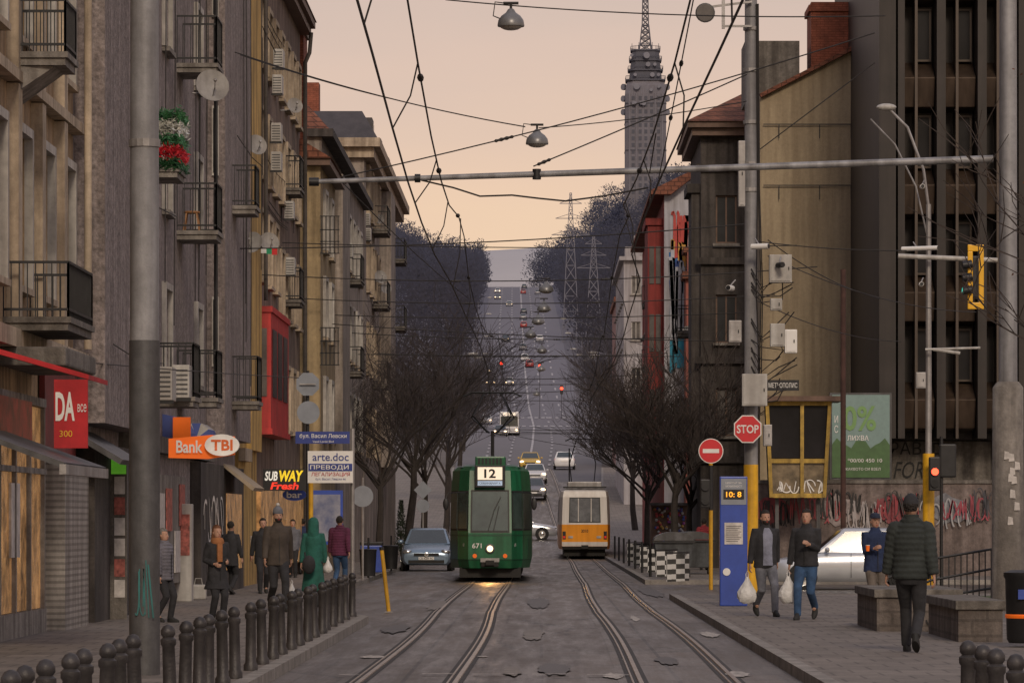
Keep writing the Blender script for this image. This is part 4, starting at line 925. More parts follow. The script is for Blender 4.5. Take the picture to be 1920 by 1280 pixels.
boxes('window_bar',m_twh,YT,[(-.30,-.26,-.03,.1,1.62,2.64),(.26,.30,-.03,.1,1.62,2.64)],False)
text('3010',YT,m_black,(.0,-.03,1.22),.30,.13,world=False,bold=.01)
for s in(-1,1):
    MB().box(s*.9-.07,s*.9+.07,-.03,.02,.86,1.2).build('tail_light_housing',m_rubs,YT); MB().box(s*.9-.045,s*.9+.045,-.04,-.03,.9,1.0).build('tail_light',TAIL,YT)
    MB().box(s*.62-.1,s*.62+.1,-.03,.02,.9,1.0).build('reflector',m_whited,YT)
    pn('side_window',3 if s>0 else 9,.03,.97,1.6,2.6,glass_d,.012)
MB().box(-.9,.9,.3,14,.12,.42).build('underframe',m_under,YT)
for s in(-.5,.5):
    for y in(2.2,4,11,12.8): MB().lathe((s,y,.3),[(.33,-.06),(.33,.06)],18,(1,0,0)).build('wheel',m_under,YT)
MB().box(-.15,.15,-.35,.1,.44,.6).build('coupler',m_under,YT)
boxes('roof_unit',m_steel,YT,[(-.75,.75,1.2,3.6,3.12,3.38),(-.55,.55,4.2,6,3.12,3.42)],False,.04)
MB().tube([(-.65,4,3.2),(-.65,4,4.9)],.035,6).build('roof_pole',m_black,YT)
b=MB()
for s in(-1,1): b.tube([(s*.5,8,3.3),(s*.6,8.8,4.3),(s*.3,8,5.35)],.025,6)
b.tube([(-.8,8,5.3),(-.6,8,5.4),(.6,8,5.4),(.8,8,5.3)],.03,6); b.build('pantograph',m_black,YT,smooth=True)
MB().box(-.95,.95,.25,.27,3.1,3.16).build('roof_gutter',m_rubs,YT)
# ------------------------------------------------------------ poles and street furniture
def pole(name,label,cat,x,y,z1,r,m,r2=None,base=0.12,n=14):
    t=thing(name,label,cat,(x,y,base)); MB().tube([(0,0,0),(0,0,z1-base)],[r,r2 or r],n).build('shaft',m,t,smooth=True); return t
lp=pole('catenary_pole','thick grey pole in the left foreground, darker below','pole',GX(271,41),41,11.5,.155,m_grey,.14)
MB().tube([(0,0,-.02),(0,0,3.42)],.158,16).build('dark_painted_lower_section',m_greyd,lp,smooth=True)
b=MB(); squig(b,(-.10,-.162,.45),(1,0,0),(0,0,1),(0,-1,0),.2,.9,random.Random(31),3,.014); b.build('graffiti_tag',mat('teal_spray',(.02,.14,.14),.6),lp,rn=False)
for z in(5.4,7.2): MB().lathe((0,0,z),[(.162,0),(.162,.08)],16).build('pole_clamp',m_steel,lp)
rp=pole('catenary_pole','tall pale pole at the right edge carrying the horizontal boom','pole',GX(1890,70),70,12.5,.17,m_grey,.15)
MB().tube([(0,0,0),(0,0,3.9),(0,0,4.0)],[.29,.27,.19],16).build('concrete_sleeve',m_conc,rp,smooth=True)
rr=random.Random(33)
for i in range(9): x=rr.uniform(-.18,.1); z=rr.uniform(1.4,3.3); MB().poly([(x,-.285-.001*i,z),(x+.1,-.287-.001*i,z+rr.uniform(-.02,.02)),(x+.09,-.287-.001*i,z+.13),(x+.01,-.285-.001*i,z+.15)]).build('torn_poster',m_poster,rp,rn=False)
bm_=thing('support_boom','long horizontal grey steel boom spanning above the tracks','boom',(0,70,8))
a=W(585,341,70); c=W(1862,298,70)
MB().tube([a,a.lerp(c,.35),c],[.04,.055,.065],12).build('tube',m_grey,bm_,True,smooth=True)
for p,q in((a+V((-.05,0,0)),a+V((.12,0,0))),(a.lerp(c,.33)+V((0,0,-.09)),a.lerp(c,.33)+V((0,0,.09))),(a.lerp(c,.155)+V((-.05,0,0)),a.lerp(c,.155)+V((.05,0,0)))): MB().cyl(p,q,.075).build('clamp',m_black,bm_,True,smooth=True)
sp=pole('utility_pole','pale lattice pole hung with boxes and cameras, yellow at its foot','pole',GX(1408,77),77,12,.135,m_grey,.12)
MB().tube([(0,0,0),(0,0,2.65)],.14,16).build('yellow_base',m_yel,sp,smooth=True)
for z in(7.9,8.4,9.2,10.2,11): MB().lathe((0,0,z),[(.15,0),(.15,.07)],14).build('pole_clamp',m_steel,sp)
rr=random.Random(6)
for i in range(3):
    x=rr.uniform(.08,.15); MB().tube([(x,-.10,11.5),(x+.02,-.12,8),(x+rr.uniform(0,.1),-.14,6),(x+rr.uniform(0,.1),-.13,3.9)],.012,5).build('cable',m_wire,sp)
for i in range(16):
    z=rr.uniform(4.0,6.7); MB().tube([(0,-.15,z),(.2,-.2,z-rr.uniform(.1,.5)),(rr.uniform(.35,.6),-.18,z-.2),(rr.uniform(.5,.9),-.15,z+rr.uniform(-.2,.2))],.012,5).build('cable',m_wire,sp)
def ebox(label,px0,px1,py0,py1,Y,m=m_whited,name='junction_box'):
    p0=W(px0,py1,Y);p1=W(px1,py0,Y); t=thing(name,label,'box',((p0.x+p1.x)/2,Y,p0.z))
    MB().box(p0.x,p1.x,Y-.12,Y+.1,p0.z,p1.z).build('case',m,t,True,bevel=.012)
    MB().box(p0.x+.03,p1.x-.03,Y-.135,Y-.125,p0.z+.03,p1.z-.03).build('door',m,t,True)
    MB().box(p1.x-.07,p1.x-.05,Y-.15,Y-.135,(p0.z+p1.z)/2-.03,(p0.z+p1.z)/2+.03).build('latch',m_black,t,True); return t
ebox('large grey cabinet on the pole just above the stop sign',1391,1438,701,761,76.7,m_whited)
ebox('small grey box beside the stop sign on its right',1431,1447,796,836,76.7,m_steel)
ebox('narrow grey box left of the pole at mid height',1366,1390,601,642,76.7,m_steel)
ebox('upper white box right of the pole among cables',1444,1471,607,650,76.7,m_whited)
ebox('white box with label, rightmost of the pole boxes',1471,1494,618,662,76.7,m_white)
ebox('small white box above the pair of pole boxes',1444,1466,560,582,76.7,m_whited)
ebox('white floodlight housing high on the right of the pole',1442,1484,478,530,76.7,m_whited)
ebox('long grey conduit box on the upper pole',1384,1397,265,388,76.8,m_steel)
def cam(label,px,py,Y,m=m_white,L=.3,a=0):
    p=W(px,py,Y); t=thing('security_camera',label,'camera',p,a)
    MB().tube([(0,-L*.6,0),(0,L*.4,0)],.055,10).build('housing',m,t,smooth=True); MB().cyl((0,-L*.6-.012,0),(0,-L*.6,0),.045).build('lens',m_black,t)
    MB().tube([(0,0,.05),(.06,.1,.16)],.015,6).build('bracket',m_steel,t)
cam('black round camera on the floodlight box',1462,497,76.4,m_black,.25,.3); cam('white dome camera left of the pole',1370,540,76.6,m_white,.22,-.4)
cam('pale camera pointing down beside the upper pole',1422,462,76.4,m_white,.35,1.1)
cam('long white camera on the traffic light arm',1718,466,94,m_white,.9,1.1); cam('dome camera high on the lamp pole',1729,350,94.6,m_white,.25,0); cam('white dome camera beside the signal arm',1727,533,94.6,m_white,.25,0)
fl=thing('floodlight','round searchlight on the top of the utility pole','lamp',W(1322,25,76.8))
MB().lathe((0,0,0),[(.05,.12),(.17,.05),(.19,-.05),(.17,-.06)],18,(0,1,0)).build('reflector_bowl',m_greyd,fl,smooth=True); MB().cyl((0,-.07,0),(0,-.062,0),.165,18).build('lens',glass_c,fl)
MB().bar((.1,0,.12),(.9,0,.22),.04).bar((.35,0,-.3),(.35,0,.45),.06).bar((.35,0,-.25),(.9,0,-.25),.04).bar((.35,0,.3),(.9,0,.3),.03).build('bracket_arm',m_steel,fl)
def disc(b,c,r,n,d=.01,rot=0): 
    c=V(c); b.prism([c+V((r*math.cos(rot+2*PI*k/n),0,r*math.sin(rot+2*PI*k/n))) for k in range(n)],(0,d,0)); return b
st=thing('stop_sign','red octagonal stop sign on the yellow footed pole','sign',W(1402,804,76.6))
disc(MB(),(0,0,0),.285,8,.012,PI/8).build('border',m_white,st); disc(MB(),(0,-.006,0),.262,8,.005,PI/8).build('plate',m_red,st)
text('STOP',st,m_white,(0,-.0085,0),.42,.16,world=False,bold=.02)
ne=thing('no_entry_sign','round red no entry sign with white bar on a yellow post','sign',(GX(1333,98),98,.0))
z=ZZ(845,98); disc(MB(),(0,0,z),.305,32,.012).build('border',m_white,ne); disc(MB(),(0,-.006,z),.285,32,.005).build('plate',m_red,ne)
MB().box(-.2,.2,-.011,-.0065,z-.05,z+.05).build('white_bar',m_white,ne)
MB().tube([(0,.05,0),(0,.05,z+.2)],.05,10).build('post',m_yel,ne,smooth=True)
MB().tube([(0,.05,z-1.45),(0,.05,z-.35)],.056,10).build('dark_post_section',m_black,ne,smooth=True)
tl=thing('traffic_light','dark pedestrian signal behind the no entry sign post','traffic light',W(1322,925,97.5))
MB().box(-.12,.12,-.1,.1,-.35,.35).build('housing',m_black,tl,bevel=.03)
for z in(-.17,.17): MB().lathe((0,-.1,z),[(.09,0),(.1,.06)],14,(0,-1,0)).build('lens_hood',m_black,tl)
kc=thing('information_column','blue information column with small orange clock display','kiosk',(GX(1375,74),74,0))
hw=.255; zt=ZZ(893,74)
MB().box(-hw,hw,-.13,.13,.12,zt).build('casing',m_blue,kc,bevel=.02); MB().box(-hw+.02,hw-.02,-.14,-.131,zt-.52,zt-.04).build('header_panel',m_greyback,kc)
MB().box(-.19,.19,-.15,-.141,zt-.42,zt-.24).build('display',m_black,kc)
m_or=mat('lit_orange',(1,.35,.02),.5,emit=1.6); text('10: 8',kc,m_or,(0,-.153,zt-.33),.28,.1,world=False,bold=.01)
text('ЦЕНТЪР ЗА',kc,m_white,(0,-.142,zt-.12),.3,.035,world=False); text('МОБИЛНОСТ',kc,m_white,(0,-.142,zt-.18),.3,.035,world=False)
MB().box(-.17,.17,-.138,-.131,zt-1.25,zt-.85).build('timetable_poster',m_poster,kc); 
disc(MB(),(-.13,-.15,.75),.07,16,.015).build('emblem',m_white,kc)
b=MB()
for i in range(9): b.box(-.14,.14-.03*(i%3),-.1395,-.1385,zt-.92-.035*i,zt-.91-.035*i)
b.build('printed_lettering',m_black,kc)
q=pole('street_light','curved street lamp on a tall pole with yellow foot right of the billboard','street light',GX(1741,95),95,9.2,.085,m_steel,.06)
MB().tube([(0,0,0),(0,0,ZZ(850,95)-.12)],.14,14).build('yellow_base',m_yel,q,smooth=True)
MB().tube([(0,0,9),(-.12,0,9.9),(-.5,0,10.9),(-.95,0,11.35)],.035,8).build('curved_arm',m_steel,q,smooth=True); MB().tube([(0,0,8.2),(-.3,0,9.5),(-.8,0,10.5),(-1.38,0,11.1)],.022,6).build('curved_arm',m_steel,q,smooth=True)
MB().sph((-1.0,0,11.38),.24,.13,.09).build('lamp_head',m_whited,q,smooth=True)
MB().tube([W(1684,480,94.7),W(1870,488,94.7)],.06,10).build('signal_bracket',m_whited,q,True,smooth=True)
MB().tube([W(1735,655,94.7),W(1838,652,94.7)],.03,8).tube([W(1750,655,94.7),W(1800,662,94.7)],.04,8).build('lower_bracket',m_whited,q,True,smooth=True)
tl=thing('traffic_light','hanging traffic light seen nearly side on with open yellow frame','traffic light',W(1828,520,94.3))
b=MB(); m_yels=mat('signal_yellow',(.75,.40,.01),.4,0,.08,4)
for x0_,x1_,z0_,z1_ in((-.19,.19,.60,.76),(-.19,.19,-.76,-.60),(-.19,-.07,-.60,.60),(.07,.19,-.60,.60)): b.box(x0_,x1_,-.2,-.15,z0_,z1_)
b.build('yellow_frame',m_yels,tl,bevel=.02)
MB().box(-.10,.06,-.14,-.01,-.5,.5).build('housing',m_black,tl,bevel=.04)
for i,z in enumerate((.3,0,-.3)):
    MB().tube([(-.1,-.24,z),(-.32,-.26,z-.03)],[.10,.095],12).build('lens_hood',m_black,tl,smooth=True)
MB().cyl((-.325,-.26,-.33),(-.329,-.26,-.33),.075).build('lit_lens',mat('lit_green',(.05,.6,.45),.4,emit=.8),tl)
tl=thing('traffic_light','pedestrian light showing red on the lamp pole','traffic light',W(1752,888,94.4))
MB().box(-.13,.13,-.1,.1,-.4,.4).build('housing',m_black,tl,bevel=.03)
for z,m_ in((.05,LAMPR),(-.22,m_rub)): MB().lathe((0,-.1,z),[(.1,0),(.1,.05)],16,(0,-1,0)).build('lens_hood',m_black,tl); MB().cyl((0,-.156,z),(0,-.152,z),.085).build('lens',m_,tl)
ebox('small grey switch box on the lamp pole',1717,1735,698,728,94.6,m_steel)
pole('rusty_pole','rust brown bare pole in front of the beige end wall','pole',GX(1581,110),110,ZZ(505,110),.075,mat('rust',(.06,.03,.025),.9,0,.4,3))
t=pole('signal_backside_pole','short pole with black signal heads right of the red pedestrian light','pole',GX(1765,95.5),95.5,3.7,.04,m_black)
MB().box(-.05,.35,-.1,.1,2.6,3.4).build('signal_head',m_black,t,bevel=.04)
t=pole('sign_post','dark post with two grey sign backs above the blue street name sign','post',GX(577,88),88,ZZ(695,88),.035,m_black)
def gl(px,py,Y,t): p=W(px,py,Y); return p-V(t.location)
disc(MB(),gl(577,720,87.9,t),.27,8,.012,PI/8).build('octagonal_sign_back',m_greyback,t); disc(MB(),gl(578,773,87.9,t),.25,28,.012).build('round_sign_back',m_greyback,t)
MB().bar(gl(562,720,87.85,t),gl(592,720,87.85,t),.03).build('sign_bracket',m_steel,t)
t=pole('street_name_post','grey post carrying the blue street name plate and white advert','post',GX(661,66.5),66.5,ZZ(803,66.5),.035,m_steel)
MB().lathe((0,0,0),[(.06,0),(.05,.5)],12).build('sleeve',m_steel,t)
t2=thing('street_name_sign','blue street name plate with white Cyrillic letters','sign',W(606,820,66.4))
MB().box(-.46,.44,-.015,.015,-.10,.10).build('plate',m_bluesign,t2); text('бул. Васил Левски',t2,m_white,(0,-.018,.02),.78,.085,world=False,bold=.006); text('Vassil Levski Blvd',t2,m_white,(0,-.018,-.065),.35,.035,world=False)
t2=thing('advert_sign','white rectangular advert below the blue street name plate','sign',W(620,875,66.4))
MB().box(-.38,.37,-.015,.015,-.265,.265).build('panel',m_white,t2); MB().box(-.37,.36,-.02,-.016,-.07,.055).build('blue_band',m_bluesign,t2)
text('arte.doc',t2,m_bluesign,(-.0,-.022,.165),.60,.13,world=False,bold=.008); text('ПРЕВОДИ',t2,m_white,(-.02,-.025,-.01),.64,.085,world=False,bold=.012)
text('ЛЕГАЛИЗАЦИЯ',t2,m_redc,(0,-.022,-.125),.64,.075,world=False,bold=.008); text('бул. Васил Левски 46',t2,m_bluesign,(0,-.022,-.205),.5,.045,world=False)
t=thing('bank_sign','projecting orange sign with white oval over the left shops','sign',(-6.3,70,2.9))
YB=70
MB().prism([W(316,858,YB),W(316,822,YB),W(395,815,YB),W(440,818,YB),W(440,852,YB),W(390,860,YB)],(0,.12,0)).build('orange_panel',m_orange,t,True)
c=W(416,834,YB-.1); MB().prism([c+V((.30*math.cos(a),0,.19*math.sin(a))) for a in[2*PI*k/30 for k in range(30)]],(0,.15,0)).build('white_oval',mat('lit_white',(.75,.72,.68),.4,emit=.1),t,True)
text('TBI',t,mat('sign_orange_ink',(.7,.13,.02),.5),c+V((0,-.01,0)),.38,.19,bold=.03); text('Bank',t,m_white,W(355,837,YB-.05),.46,.22,bold=.02)
t=thing('shop_canopy','blue and orange rounded shop canopy below the grey balcony','awning',(-6.9,76,3))
m_bcan=mat('blue_canopy',(.05,.08,.28),.6,0,.2,2)
MB().prism([W(300,820,76),W(300,775,76)]+[W(300+52*math.sin(a),822-48*math.cos(a),76) for a in(.5,.9,1.3,1.57)],(0,2,0)).build('canopy_cloth',m_bcan,t,True)
MB().box(GX(325,76),GX(358,76),75.9,75.97,ZZ(822,76),ZZ(782,76)).build('orange_panel',m_orange,t,True)
t=thing('shop_canopy','small striped blue barrel canopy right beside the orange bank sign','awning',(-6.5,79,3))
c=W(368,822,79); 
for i in range(5):
    a0,a1=PI*i/5,PI*(i+1)/5; MB().prism([c,c+V((.3*math.cos(a0),0,.32*math.sin(a0))),c+V((.3*math.cos(a1),0,.32*math.sin(a1)))],(0,1.5,0)).build('stripe_panel',[m_bcan,m_whited][i%2],t,True)
t=thing('restaurant_sign','black sign with yellow and red letters above the sandwich shop','sign',(-6.2,93,2.6))
c=W(535,900,93); MB().box(c.x-.52,c.x+.52,93,93.15,c.z-.24,c.z+.26).build('panel',m_black,t,True)
text('SUB',t,mat('lit_white_letters',(.8,.8,.75),.5,emit=.3),c+V((-.33,-.012,.1)),.30,.22,bold=.03,shear=.2); text('WAY',t,mat('lit_yellow',(.9,.6,.02),.5,emit=.5),c+V((.14,-.012,.1)),.56,.26,bold=.04,shear=.2); text('Fresh',t,mat('lit_red_letters',(.8,.04,.02),.5,emit=.6),c+V((-.02,-.012,-.13)),.66,.17,bold=.03,shear=.2)
t=thing('restaurant_sign','small blue oval bar sign under the yellow and red letters','sign',(-6,93.5,2.3))
c=W(552,927,93.4); MB().prism([c+V((.28*math.cos(2*PI*k/24),0,.14*math.sin(2*PI*k/24))) for k in range(24)],(0,.08,0)).build('panel',m_blue,t,True); text('bar',t,m_white,c+V((0,-.01,0)),.36,.15,bold=.02)
t=thing('shop_awning','beige sloping awning left of the sandwich shop sign','awning',(-6.8,90,2.5))
MB().prism([V((-7.0,88,2.95)),V((-7.0,88,2.88)),V((-6.35,88,2.35)),V((-6.3,88,2.42))],(0,3,0)).build('canopy_cloth',mat('beige_cloth',(.33,.27,.2),.9,0,.2,3),t,True)
t=thing('shop_awning','dark sloping shop awning under the orange bank sign','awning',(-7,62,2.4))
MB().prism([V((-7.15,60.7,3.1)),V((-7.15,60.7,3.0)),V((-6.4,60.7,2.55)),V((-6.35,60.7,2.62))],(0,3.2,0)).build('canopy_cloth',m_greyd,t,True)
t=thing('poster_stand','tall stand of white and coloured posters by the left wall','display stand',(GX(212,64),64,.12))
MB().box(-.24,.22,0,.08,0,2.6).build('board',m_concd,t)
for i in range(6): MB().box(.02,.19,-.01,-.002,.35+i*.33,.63+i*.33).build('poster',[m_poster,m_posterr,m_poster][i%3],t)
MB().box(-.03,.21,-.012,-.002,2.32,2.58).build('green_panel',mat('lit_green_panel',(.12,.4,.03),.5,emit=.3),t)
t=thing('vending_box','narrow grey street display case next to the bank entrance','display case',(GX(345,78),78,.12))
MB().box(-.16,.16,-.1,.3,0,1.9).build('case',m_whited,t,bevel=.02); MB().box(-.12,.12,-.115,-.101,.9,1.7).build('poster',m_posterr,t)
t=thing('advert_billboard','blue framed advertising panel at the left street corner','billboard',(GX(610,96),96,.12))
MB().box(-.40,.42,0,.12,1.0,2.3).build('panel',m_blue,t); boxes('leg',m_steel,t,[(-.3,-.24,.02,.1,0,1),(.24,.3,.02,.1,0,1)],False); MB().box(-.34,.36,-.01,-.002,1.08,2.2).build('poster',mat('blue_poster',(.08,.14,.4),.4,0,.5,2,col2=(.35,.35,.4)),t)
t=thing('yellow_post','leaning yellow post with black top at the left kerb','bollard',(GX(729,74),74,0))
h=1.15; MB().tube([(0,0,0),(-.13,0,h)],.038,12).build('shaft',m_yel,t,smooth=True); MB().tube([(-.13,0,h),(-.135,0,h+.06)],.045,12).build('cap',m_black,t,smooth=True); MB().box(-.07,.07,-.07,.07,0,.02).build('foot_plate',m_steel,t)
t=thing('yellow_post','straight yellow post under the white advert sign','post',(GX(583,86),86,.12)); MB().tube([(0,0,0),(0,0,2.4)],.05,12).build('shaft',m_yel,t,smooth=True); MB().tube([(0,0,1.3),(0,0,1.6)],.055,12).build('black_band',m_black,t)
t=thing('sign_post','grey sign backs, diamond over round, beside the parked blue car','sign',(GX(793,145),145,.12)); MB().tube([(0,.03,0),(0,.03,3)],.03,8).build('post',m_steel,t)
disc(MB(),(0,0,ZZ(918,145)-.12),.33,4,.01).build('diamond_plate',m_greyback,t); disc(MB(),(0,0,ZZ(948,145)-.12),.24,24,.01).build('round_plate',m_greyback,t)
t=thing('round_sign','round pale sign disc on a thin post behind the white advert','sign',(GX(680,105),105,.12)); MB().tube([(0,.03,0),(0,.03,2.7)],.03,8).build('post',m_steel,t); disc(MB(),(0,0,ZZ(930,105)-.12),.28,24,.01).build('plate',m_greyback,t)
t=thing('waste_container','blue street waste container behind the pedestrians on the left','bin',(GX(697,118),118,.12)); MB().box(-.32,.32,-.3,.3,.05,.85).build('tub',m_blue,t,bevel=.04); MB().box(-.34,.34,-.32,.32,.85,.95).build('lid',m_black,t,bevel=.03)
for l,px in(('black street bin just left of the parked blue car',733),('black iron bin in front of the blue container',690)):
    Y=110 if px==690 else 126
    t=thing('street_bin',l,'bin',(GX(px,Y),Y,.12)); MB().lathe((0,0,0),[(.2,.05),(.24,.75),(.26,.78),(.2,.8)],14).build('basket',m_black,t,smooth=True); MB().tube([(0,.25,0),(0,.25,1.1)],.03,8).build('post',m_black,t)
t=thing('small_conifer','small dark conifer shrub at the left kerb before the trees','shrub',(GX(752,150),150,.12)); b=MB(); rr=random.Random(8)
for i in range(1500):
    z=rr.uniform(.3,2.3); r=.42*(1-z/2.6)*rr.uniform(.4,1); a=rr.uniform(0,6.28); c=V((r*math.cos(a),r*math.sin(a),z)); d=V((math.cos(a)*.07,math.sin(a)*.07,.07)); e=V((-math.sin(a)*.02,math.cos(a)*.02,0)); b.poly([c-e,c+e,c+d])
b.build('foliage',mat('dark_conifer',(.03,.045,.025),.9,0,.4,3),t,rn=False); MB().tube([(0,0,0),(0,0,1.2)],.04,6).build('trunk',m_bark,t)
m_bol=mat('bollard_iron',(.045,.041,.042),.5,.3,.35,6,.15,50,grit=.2)
proto=thing('bollard','x','bollard',(0,0,0),0,'iron bollards along the left kerb')
MB().lathe((0,0,0),[(.075,0),(.075,.06),(.058,.09),(.052,.54),(.065,.56),(.065,.60),(.042,.62)],16).build('shaft',m_bol,proto,smooth=True)
MB().lathe((0,0,.61),[(.038,0),(.06,.03),(.06,.065),(.038,.10),(.01,.112)],16).build('cap',m_bol,proto,smooth=True)
pxs=[18,50,90,130,162,196,225,255,320,346,373,390,418,441,470,492,511,528,546,561,576,590,604,617,630,642,654,666]
for i,px in enumerate(pxs):
    Y=3.06*K/(1015-px); l='black iron bollard on the left kerb, %s from the camera'%ORD[i]; x=-3.06-(.05 if i>22 else 0)
    if i==0: proto.location=(x,Y,.12); proto['label']=l; o=proto
    else: o=dup(proto,(x,Y,.12),rnd.uniform(0,3),l)
    o.rotation_euler=(rnd.uniform(-.03,.03),rnd.uniform(-.04,.04),0)
for i,px in enumerate((1905,1868,1843,1815)):
    Y=3.06*K/(px-1015); o=dup(proto,(3.06,Y,.12),0,'black iron bollard at bottom right, %s from the camera'%ORD[i]); o['group']='iron bollards along the right kerb'
m_chk=bpy.data.materials.new('black_white_check'); m_chk.use_nodes=True
N=m_chk.node_tree.nodes;L=m_chk.node_tree.links; g=N.new('ShaderNodeNewGeometry'); ck=N.new('ShaderNodeTexChecker'); ck.inputs['Scale'].default_value=8; ck.inputs['Color1'].default_value=(.5,.5,.5,1); ck.inputs['Color2'].default_value=(.02,.02,.02,1)
mp=N.new('ShaderNodeMapping'); mp.inputs['Location'].default_value=(.013,.017,.011); L.new(g.outputs['Position'],mp.inputs[0]); L.new(mp.outputs[0],ck.inputs[0]); L.new(ck.outputs[0],N['Principled BSDF'].inputs['Base Color'])
for i,Y in enumerate((99,108,117,126,135,145)):
    t=thing('barrier_panel','black and white checked street barrier on right kerb, %s from the camera'%ORD[i],'barrier',(3.4,Y,.12),0,'checked barriers along the right kerb')
    for k in range(5): MB().box(-.3+k*.125,-.3+(k+1)*.125,.45*k,.45*k+.06,.06,.74).build('checked_slat',m_chk,t)
    MB().bar((-.3,0.1,.77),(.33,2.0,.77),.04).build('rail',m_black,t)
for i in range(7):
    Y=112+i*9; t=pole('black_post','thin black kerb post on the right, %s from the camera'%ORD[i],'post',3.05,Y,1.05,.04,m_black); t['group']='thin black kerb posts on the right'
m_dump=mat('dumpster_metal',(.11,.12,.13),.5,.4,.3,2,streak=.4,grit=.2)
for i,(px,Y,l) in enumerate(((1262,112,'grey metal rubbish dumpster nearer the road with rounded lid'),(1297,118,'grey metal rubbish dumpster close to the corner house'))):
    t=thing('dumpster',l,'dumpster',(GX(px,Y),Y,.12),.1*i,'rubbish dumpsters on the right pavement')
    MB().loft([[V((-.42,-.6,.2)),V((.42,-.6,.2)),V((.42,.6,.2)),V((-.42,.6,.2))],[V((-.55,-.75,1.0)),V((.55,-.75,1.0)),V((.55,.75,1.0)),V((-.55,.75,1.0))]]).build('tub',m_dump,t,bevel=.02)
    MB().prism([V((.56*math.cos(a),-.76,1.02+.24*math.sin(a))) for a in[PI*k/10 for k in range(11)]],(0,1.52,0)).build('lid',m_greyd,t,smooth=True)
    MB().bar((-.6,-.78,.98),(.6,-.78,.98),.05).build('rim_bar',m_black,t)
    for s in(-1,1): MB().cyl((s*.4,-.5,.1),(s*.4+.06,-.5,.1),.1).build('wheel',m_rub,t)
t=thing('market_stall','colourful street stall with hanging goods under the right trees','stall',(4.6,160,.12))
MB().box(4.4,5.9,160,161.5,.12,2.3).build('booth',m_framed,t,True); MB().box(4.3,6.0,159.4,161.6,2.3,2.4).build('stall_roof',m_cond,t,True)
rr=random.Random(77)
for i,cc in enumerate(((.35,.05,.05),(.05,.08,.3),(.35,.22,.05),(.35,.35,.35),(.2,.04,.18))):
    b=MB()
    for k in range(20): x=rr.uniform(4.5,5.8); z=rr.uniform(.7,2.2); b.sph((x,159.93,z),.06,.04,.06,6,4)
    b.build('hanging_goods',mat('goods%d'%i,cc,.5),t,True)['kind']='stuff'
m_plc=mat('planter_concrete',(.16,.135,.12),.9,0,.3,2,.5,20,streak=.4,grit=.28,extra=brick_extra(.4,.2,.5,(.3,.3,.3),ms=.02))
def planter(label,x0,x1,y0,y1,z1):
    t=thing('concrete_planter',label,'planter',((x0+x1)/2,y0,.12)); MB().box(x0,x1,y0,y1,.12,z1-.12).build('base',m_plc,t,True); MB().box(x0-.04,x1+.04,y0-.04,y1+.04,z1-.12,z1).build('coping',m_concd,t,True,bevel=.015); return t
pt=planter('low concrete planter wall with graffiti behind the man in the puffer jacket',GX(1644,57),GX(1800,57),57,60.5,.72)
b=MB(); squig(b,(GX(1735,57),56.98,.18),(1,0,0),(0,0,1),(0,-1,0),.45,.4,random.Random(3),4,.03); b.build('graffiti_tag',m_bgraf,pt,True,rn=False)
planter('second concrete planter nearer the camera beside the black bin',GX(1797,52),GX(1880,52),52,56,.66)
m_hedge=mat('hedge_leaves',(.06,.075,.03),.9,0,.5,4)
t=thing('hedge','clipped green hedge behind the black railing on the right','hedge',(8.6,84,.12)); b=MB(); rr=random.Random(12)
x0,x1=GX(1745,84),GX(1885,84)
for i in range(9000):
    x=rr.uniform(x0,x1+.4); y=rr.choice([83.4+rr.uniform(0,.15),rr.uniform(83.4,85)]); z=rr.uniform(.15,1.62) if y<83.6 else 1.62-abs(rr.gauss(0,.06)); z+=.05*math.sin(x*5)
    c=V((x,y,z)); d=V((rr.uniform(-1,1),rr.uniform(-1,.4),rr.uniform(-.6,1))).normalized()*.05; e=d.orthogonal().normalized()*.022; b.poly([c-d,c+e,c+d,c-e])
b.box(x0,x1+.4,83.6,84.9,.12,1.5); b.build('foliage',m_hedge,t,rn=False)
t=thing('iron_railing','black iron handrail sloping beside the planter on the right','railing',(7.8,72,.12)); b=MB()
x0,x1=GX(1745,72),GX(1870,72)
for z0_,z1_ in((1.0,1.2),(.62,.85),(.3,.5)): b.tube([(x0-.9,72,z0_-.4),(x0,72,z0_),(x1,72,z1_)],.022,8)
for i in range(12): x=lerp(x0,x1,i/11); b.bar((x,72,.12),(x,72,1.0+.2*i/11),.022)
b.build('bars',m_black,t,True)
t=thing('litter_bin','black litter bin with orange stripe at the right edge','bin',(GX(1925,50),50,.12))
MB().lathe((0,0,0),[(.22,.05),(.25,.1),(.27,.85),(.29,.88),(.29,.93),(.2,.96)],24).build('drum',m_black,t,smooth=True); MB().lathe((0,0,0),[(.262,.36),(.27,.37),(.272,.40),(.265,.41)],24).build('orange_stripe',m_orange,t,smooth=True); MB().box(-.14,.02,-.285,-.25,.6,.72).build('slot_label',m_blue,t)
struct(MB().box(7.2,14,72.5,83,.12,.135).build('grass_patch',mat('winter_grass',(.05,.07,.025),.95,0,.4,6,.6,50)))
